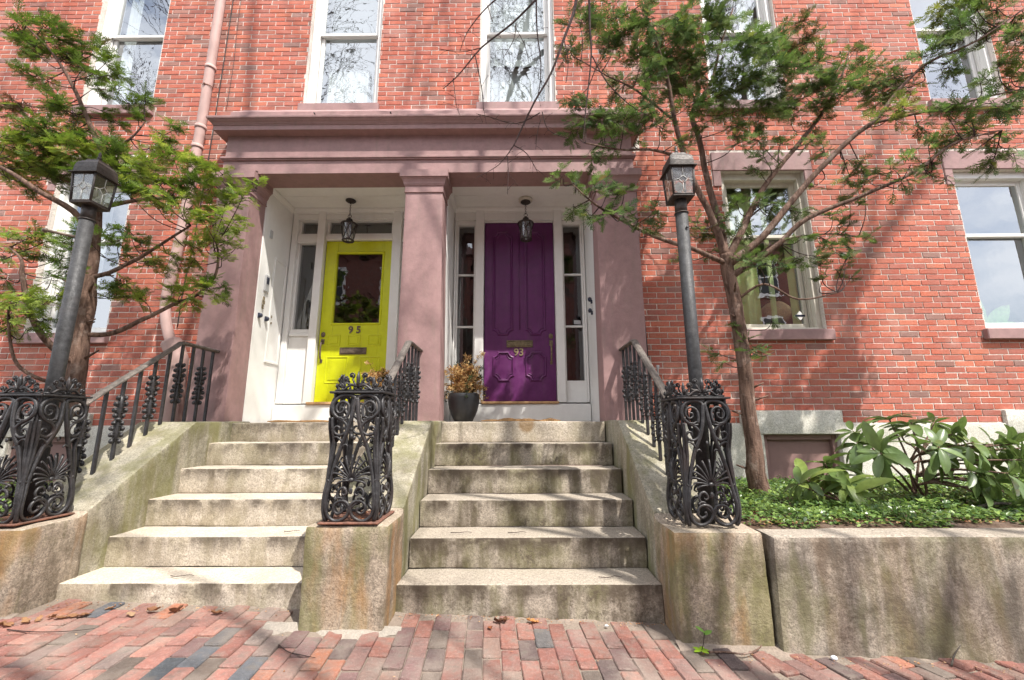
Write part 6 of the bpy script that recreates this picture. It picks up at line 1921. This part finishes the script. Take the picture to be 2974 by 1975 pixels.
# pebble, weed
mb = MB(); mb.ball((0, 0, 0), .017, 10, 7, (1, .8, .7)); o = mb.build('pebble', MT['pebble'], None, (1.62, -2.12, ground_z(1.62, -2.12)+.01), fix=False); tag(o, 'small blue-grey pebble at the foot of the retaining wall', 'pebble')
mb = MB(); mb.ball((0, 0, 0), .010, 8, 6, (1.3, .8, .6)); o = mb.build('pebble', MT['curtain'], None, (.52, -1.86, ground_z(.52, -1.86)+.006), fix=False); tag(o, 'tiny white pebble before the purple door steps', 'pebble')
root = empty('weed', (.955, -2.10, ground_z(.955, -2.1))); tag(root, 'bright green weed sprouting at the corner of the right pier', 'weed')
for i, (a, L, h, dx, dz) in enumerate(((0, .045, .2, 0, .0), (60, .042, .25, 0, 0), (130, .045, .2, 0, 0), (200, .042, .15, 0, 0), (300, .045, .2, 0, 0), (20, .06, .5, .02, .07), (150, .06, .7, .03, .08))):
    d = Vector((math.cos(R(a)), math.sin(R(a))*.8, h)).normalized(); w = Vector((-d.y, d.x, 0)).normalized()
    b = Vector((dx, 0, .012+dz)); P = []
    for k in range(6):
        t = k/5; ww = L*.30*math.sin(math.pi*t**.9)**.8 if 0 < k < 5 else .0005
        c = b+d*L*t-Vector((0, 0, .2*L*t*t)); P += [c-w*ww, c, c+w*ww]
    mb = MB(); mb.add(P, [(3*k, 3*k+3, 3*k+4, 3*k+1) for k in range(5)]+[(3*k+1, 3*k+4, 3*k+5, 3*k+2) for k in range(5)], (.26, .42, .03) if i < 5 else (.14, .28, .05), True)
    mb.build('leaf', MT['leaf_small'], root, fix=False)
mb = MB(); mb.tube([(0, 0, 0), (.015, 0, .04), (.025, 0, .09)], .002, 5); mb.build('stem', MT['twig'], root, fix=False)
stick('fallen_branch', 'dead grey branch lying on the ground cover at the right', [(3.05, -1.52, .56), (3.25, -1.50, .60), (3.5, -1.48, .585), (3.8, -1.50, .58), (4.2, -1.47, .58)], .012, 'bark_grey', 'branch')

# ================================================================== STREET TREES (behind the camera; they cast the bare shadows and show in the panes)
def street_tree(base, label, height, seed, first=None, spread=.5, depth=5, r0=.2, twigs=None, limbs=()):
    r = random.Random(seed)
    root = empty('street_tree', base); tag(root, label, 'tree', 'bare street trees along the kerb')
    O = Vector(base)
    big = MB(); small = MB()
    def grow(p, d, L, rad, lv):
        n = 4; pts = [p]; q = p; dd = d.copy()
        for i in range(n):
            dd = (dd+Vector((r.gauss(0, .10), r.gauss(0, .10), r.gauss(.02, .08)))).normalized()
            q = q+dd*L/n; pts.append(q)
        rr_ = [rad*(1-.42*i/n) for i in range(n+1)]
        (big if rad > .03 else small).tube([x-O for x in pts], rr_, 8 if rad > .05 else (5 if rad > .015 else 3), False)
        if lv == 0: return
        k = 2 if lv > 3 else 3
        for i in range(k+(1 if r.random() < .5 else 0)):
            t = r.uniform(.45, 1.0) if i else 1.0
            pt = pts[min(n, int(t*n+.5))]
            a = r.uniform(0, 6.28); sp = spread*r.uniform(.55, 1.3)*(0.7 if i == 0 else 1.15)
            ax = dd.orthogonal().normalized(); ax.rotate(Matrix.Rotation(a, 3, dd))
            nd = (dd+ax*sp+Vector((0, 0, .05))).normalized()
            grow(pt, nd, L*r.uniform(.62, .85), max(.0055, rad*(.64 if i == 0 else r.uniform(.38, .56))), lv-1)
    grow(O, Vector((0, 0, 1)), height*.36, r0, depth)
    t = big.build('trunk', MT['bark_grey'], root, fix=False)
    small.build('crown', MT['twig'], root, kind='stuff', fix=False)
    for L in limbs:
        mb = MB(); P = curve_pts([Vector(p[:3])-O for p in L], 4); n = len(P)
        mb.tube(P, [L[0][3]+(L[-1][3]-L[0][3])*i/(n-1) for i in range(n)], 8)
        mb.build('limb', MT['bark_grey'], root, fix=False)
    if twigs:
        for L in twigs:
            mb = MB(); P = curve_pts([Vector(p[:3])-O for p in L], 4); n = len(P)
            rr_ = [L[0][3]+(L[-1][3]-L[0][3])*i/(n-1) for i in range(n)]
            mb.tube(P, rr_, 6, False)
            q = random.Random(int(L[0][0]*1000))
            for i in range(2, n-1):                              # buds and side shoots
                if q.random() < .75:
                    a = P[i]; sl = q.uniform(.03, .10) if rr_[i] < .006 else .03
                    d = Vector((q.gauss(0, 1), q.gauss(0, .6), q.gauss(-.3, .7))).normalized()
                    mb.tube([a, a+d*sl*.6, a+d*sl+Vector((0, 0, -.01))], [.0018, .0014, .0011], 3, False)
                    mb.ball(a+d*sl+Vector((0, 0, -.01)), .0032, 4, 3)
            mb.build('branch', MT['twig'], root, fix=False)
    return root
LIMB_SHADE = [[[6.4, -6.2, 6.0, .13], [6.8, -6.05, 10.5, .11], [7.4, -6.0, 13.4, .12], [8.4, -6.0, 14.9, .10], [9.5, -6.0, 16.2, .08], [10.4, -6.0, 17.6, .04]], [[7.1, -6.0, 12.0, .06], [7.9, -6.0, 13.6, .05], [8.7, -6.0, 15.6, .04], [9.0, -6.0, 17.0, .025]]]
TWIGS.insert(0, [[6.3, -6.1, 7.2, .06], [4.4, -4.6, 8.0, .045], [2.6, -3.2, 8.2, .03], [1.2, -2.2, 7.6, .018], [.55, -1.95, 6.9, .012]])
street_tree((6.4, -6.2, -.4), 'bare street tree overhanging the doors with drooping twigs', 15.5, 5, depth=7, r0=.17, twigs=TWIGS, limbs=LIMB_SHADE)
street_tree((15.0, -6.0, -.7), 'bare street tree at the right down the kerb', 16, 8, depth=6, r0=.24)
street_tree((-1.2, -7.6, -.1), 'bare street tree at the left up the kerb', 17, 13, depth=7, r0=.22, limbs=[[[-1.2, -7.6, 8, .09], [0, -6, 11, .07], [.65, -5.2, 14, .045], [.45, -5, 16.5, .035], [.5, -5, 18.5, .02]], [[-1.2, -7.6, 9, .09], [-1.5, -6.5, 14, .07], [-1.8, -6, 17.5, .05], [-.9, -6, 20, .02]], [[0, -6, 11, .06], [1.6, -5.6, 12.6, .045], [3.2, -5.4, 15.2, .03], [4.4, -5.4, 17, .02]]])
street_tree((-9.5, -7.2, .2), 'bare street tree farthest left up the kerb', 16, 23, depth=7, r0=.22)
street_tree((5.8, -14.2, -.2), 'bare tree across the street on the right', 13, 17, depth=6, r0=.18)
street_tree((-1.8, -14.4, -.2), 'bare tree across the street on the left', 13.5, 19, depth=6, r0=.18)

# ================================================================== HOUSES ACROSS THE STREET (seen in the panes)
def far_house(x0, x1, h, label, seed):
    root = empty('opposite_house', ((x0+x1)/2, -16, -.2)); tag(root, label, 'house', 'brick houses across the street')
    ox, oy, oz = root.location
    w = MB(); w.box(x0-ox, x1-ox, -8, 0, 0, h); w.build('wall', MT['far_brick_shaded'], root)
    rf = MB(); rf.box(x0-ox-.1, x1-ox+.1, -8, .25, h, h+.4); rf.build('cornice', MT['brownstone_d'], root)
    n = int((x1-x0)/2.2)
    for i in range(n):
        for j in range(int(h/3.2)):
            cx = x0-ox+(i+.5)*(x1-x0)/n; cz = 1.5+j*3.1
            f = MB(); f.bbox(cx-.55, cx+.55, .0, .06, cz-.05, cz+1.95, .01); f.bbox(cx-.65, cx+.65, .0, .12, cz-.17, cz-.055, .01)
            fo = f.build('window', MT['white'], root)
            p = MB(); p.box(cx-.43, cx+.43, .061, .066, cz+.07, cz+.90); p.box(cx-.43, cx+.43, .061, .066, cz+.98, cz+1.82); p.build('pane', MT['pot'], fo)
far_house(-11, -2.3, 10.3, 'shaded red brick house opposite, left of its taller neighbour', 1)
far_house(-2.2, 6.2, 11.2, 'tallest shaded red brick house opposite the two doors', 2)
far_house(6.3, 17, 10.2, 'shaded red brick house opposite at the right', 3)
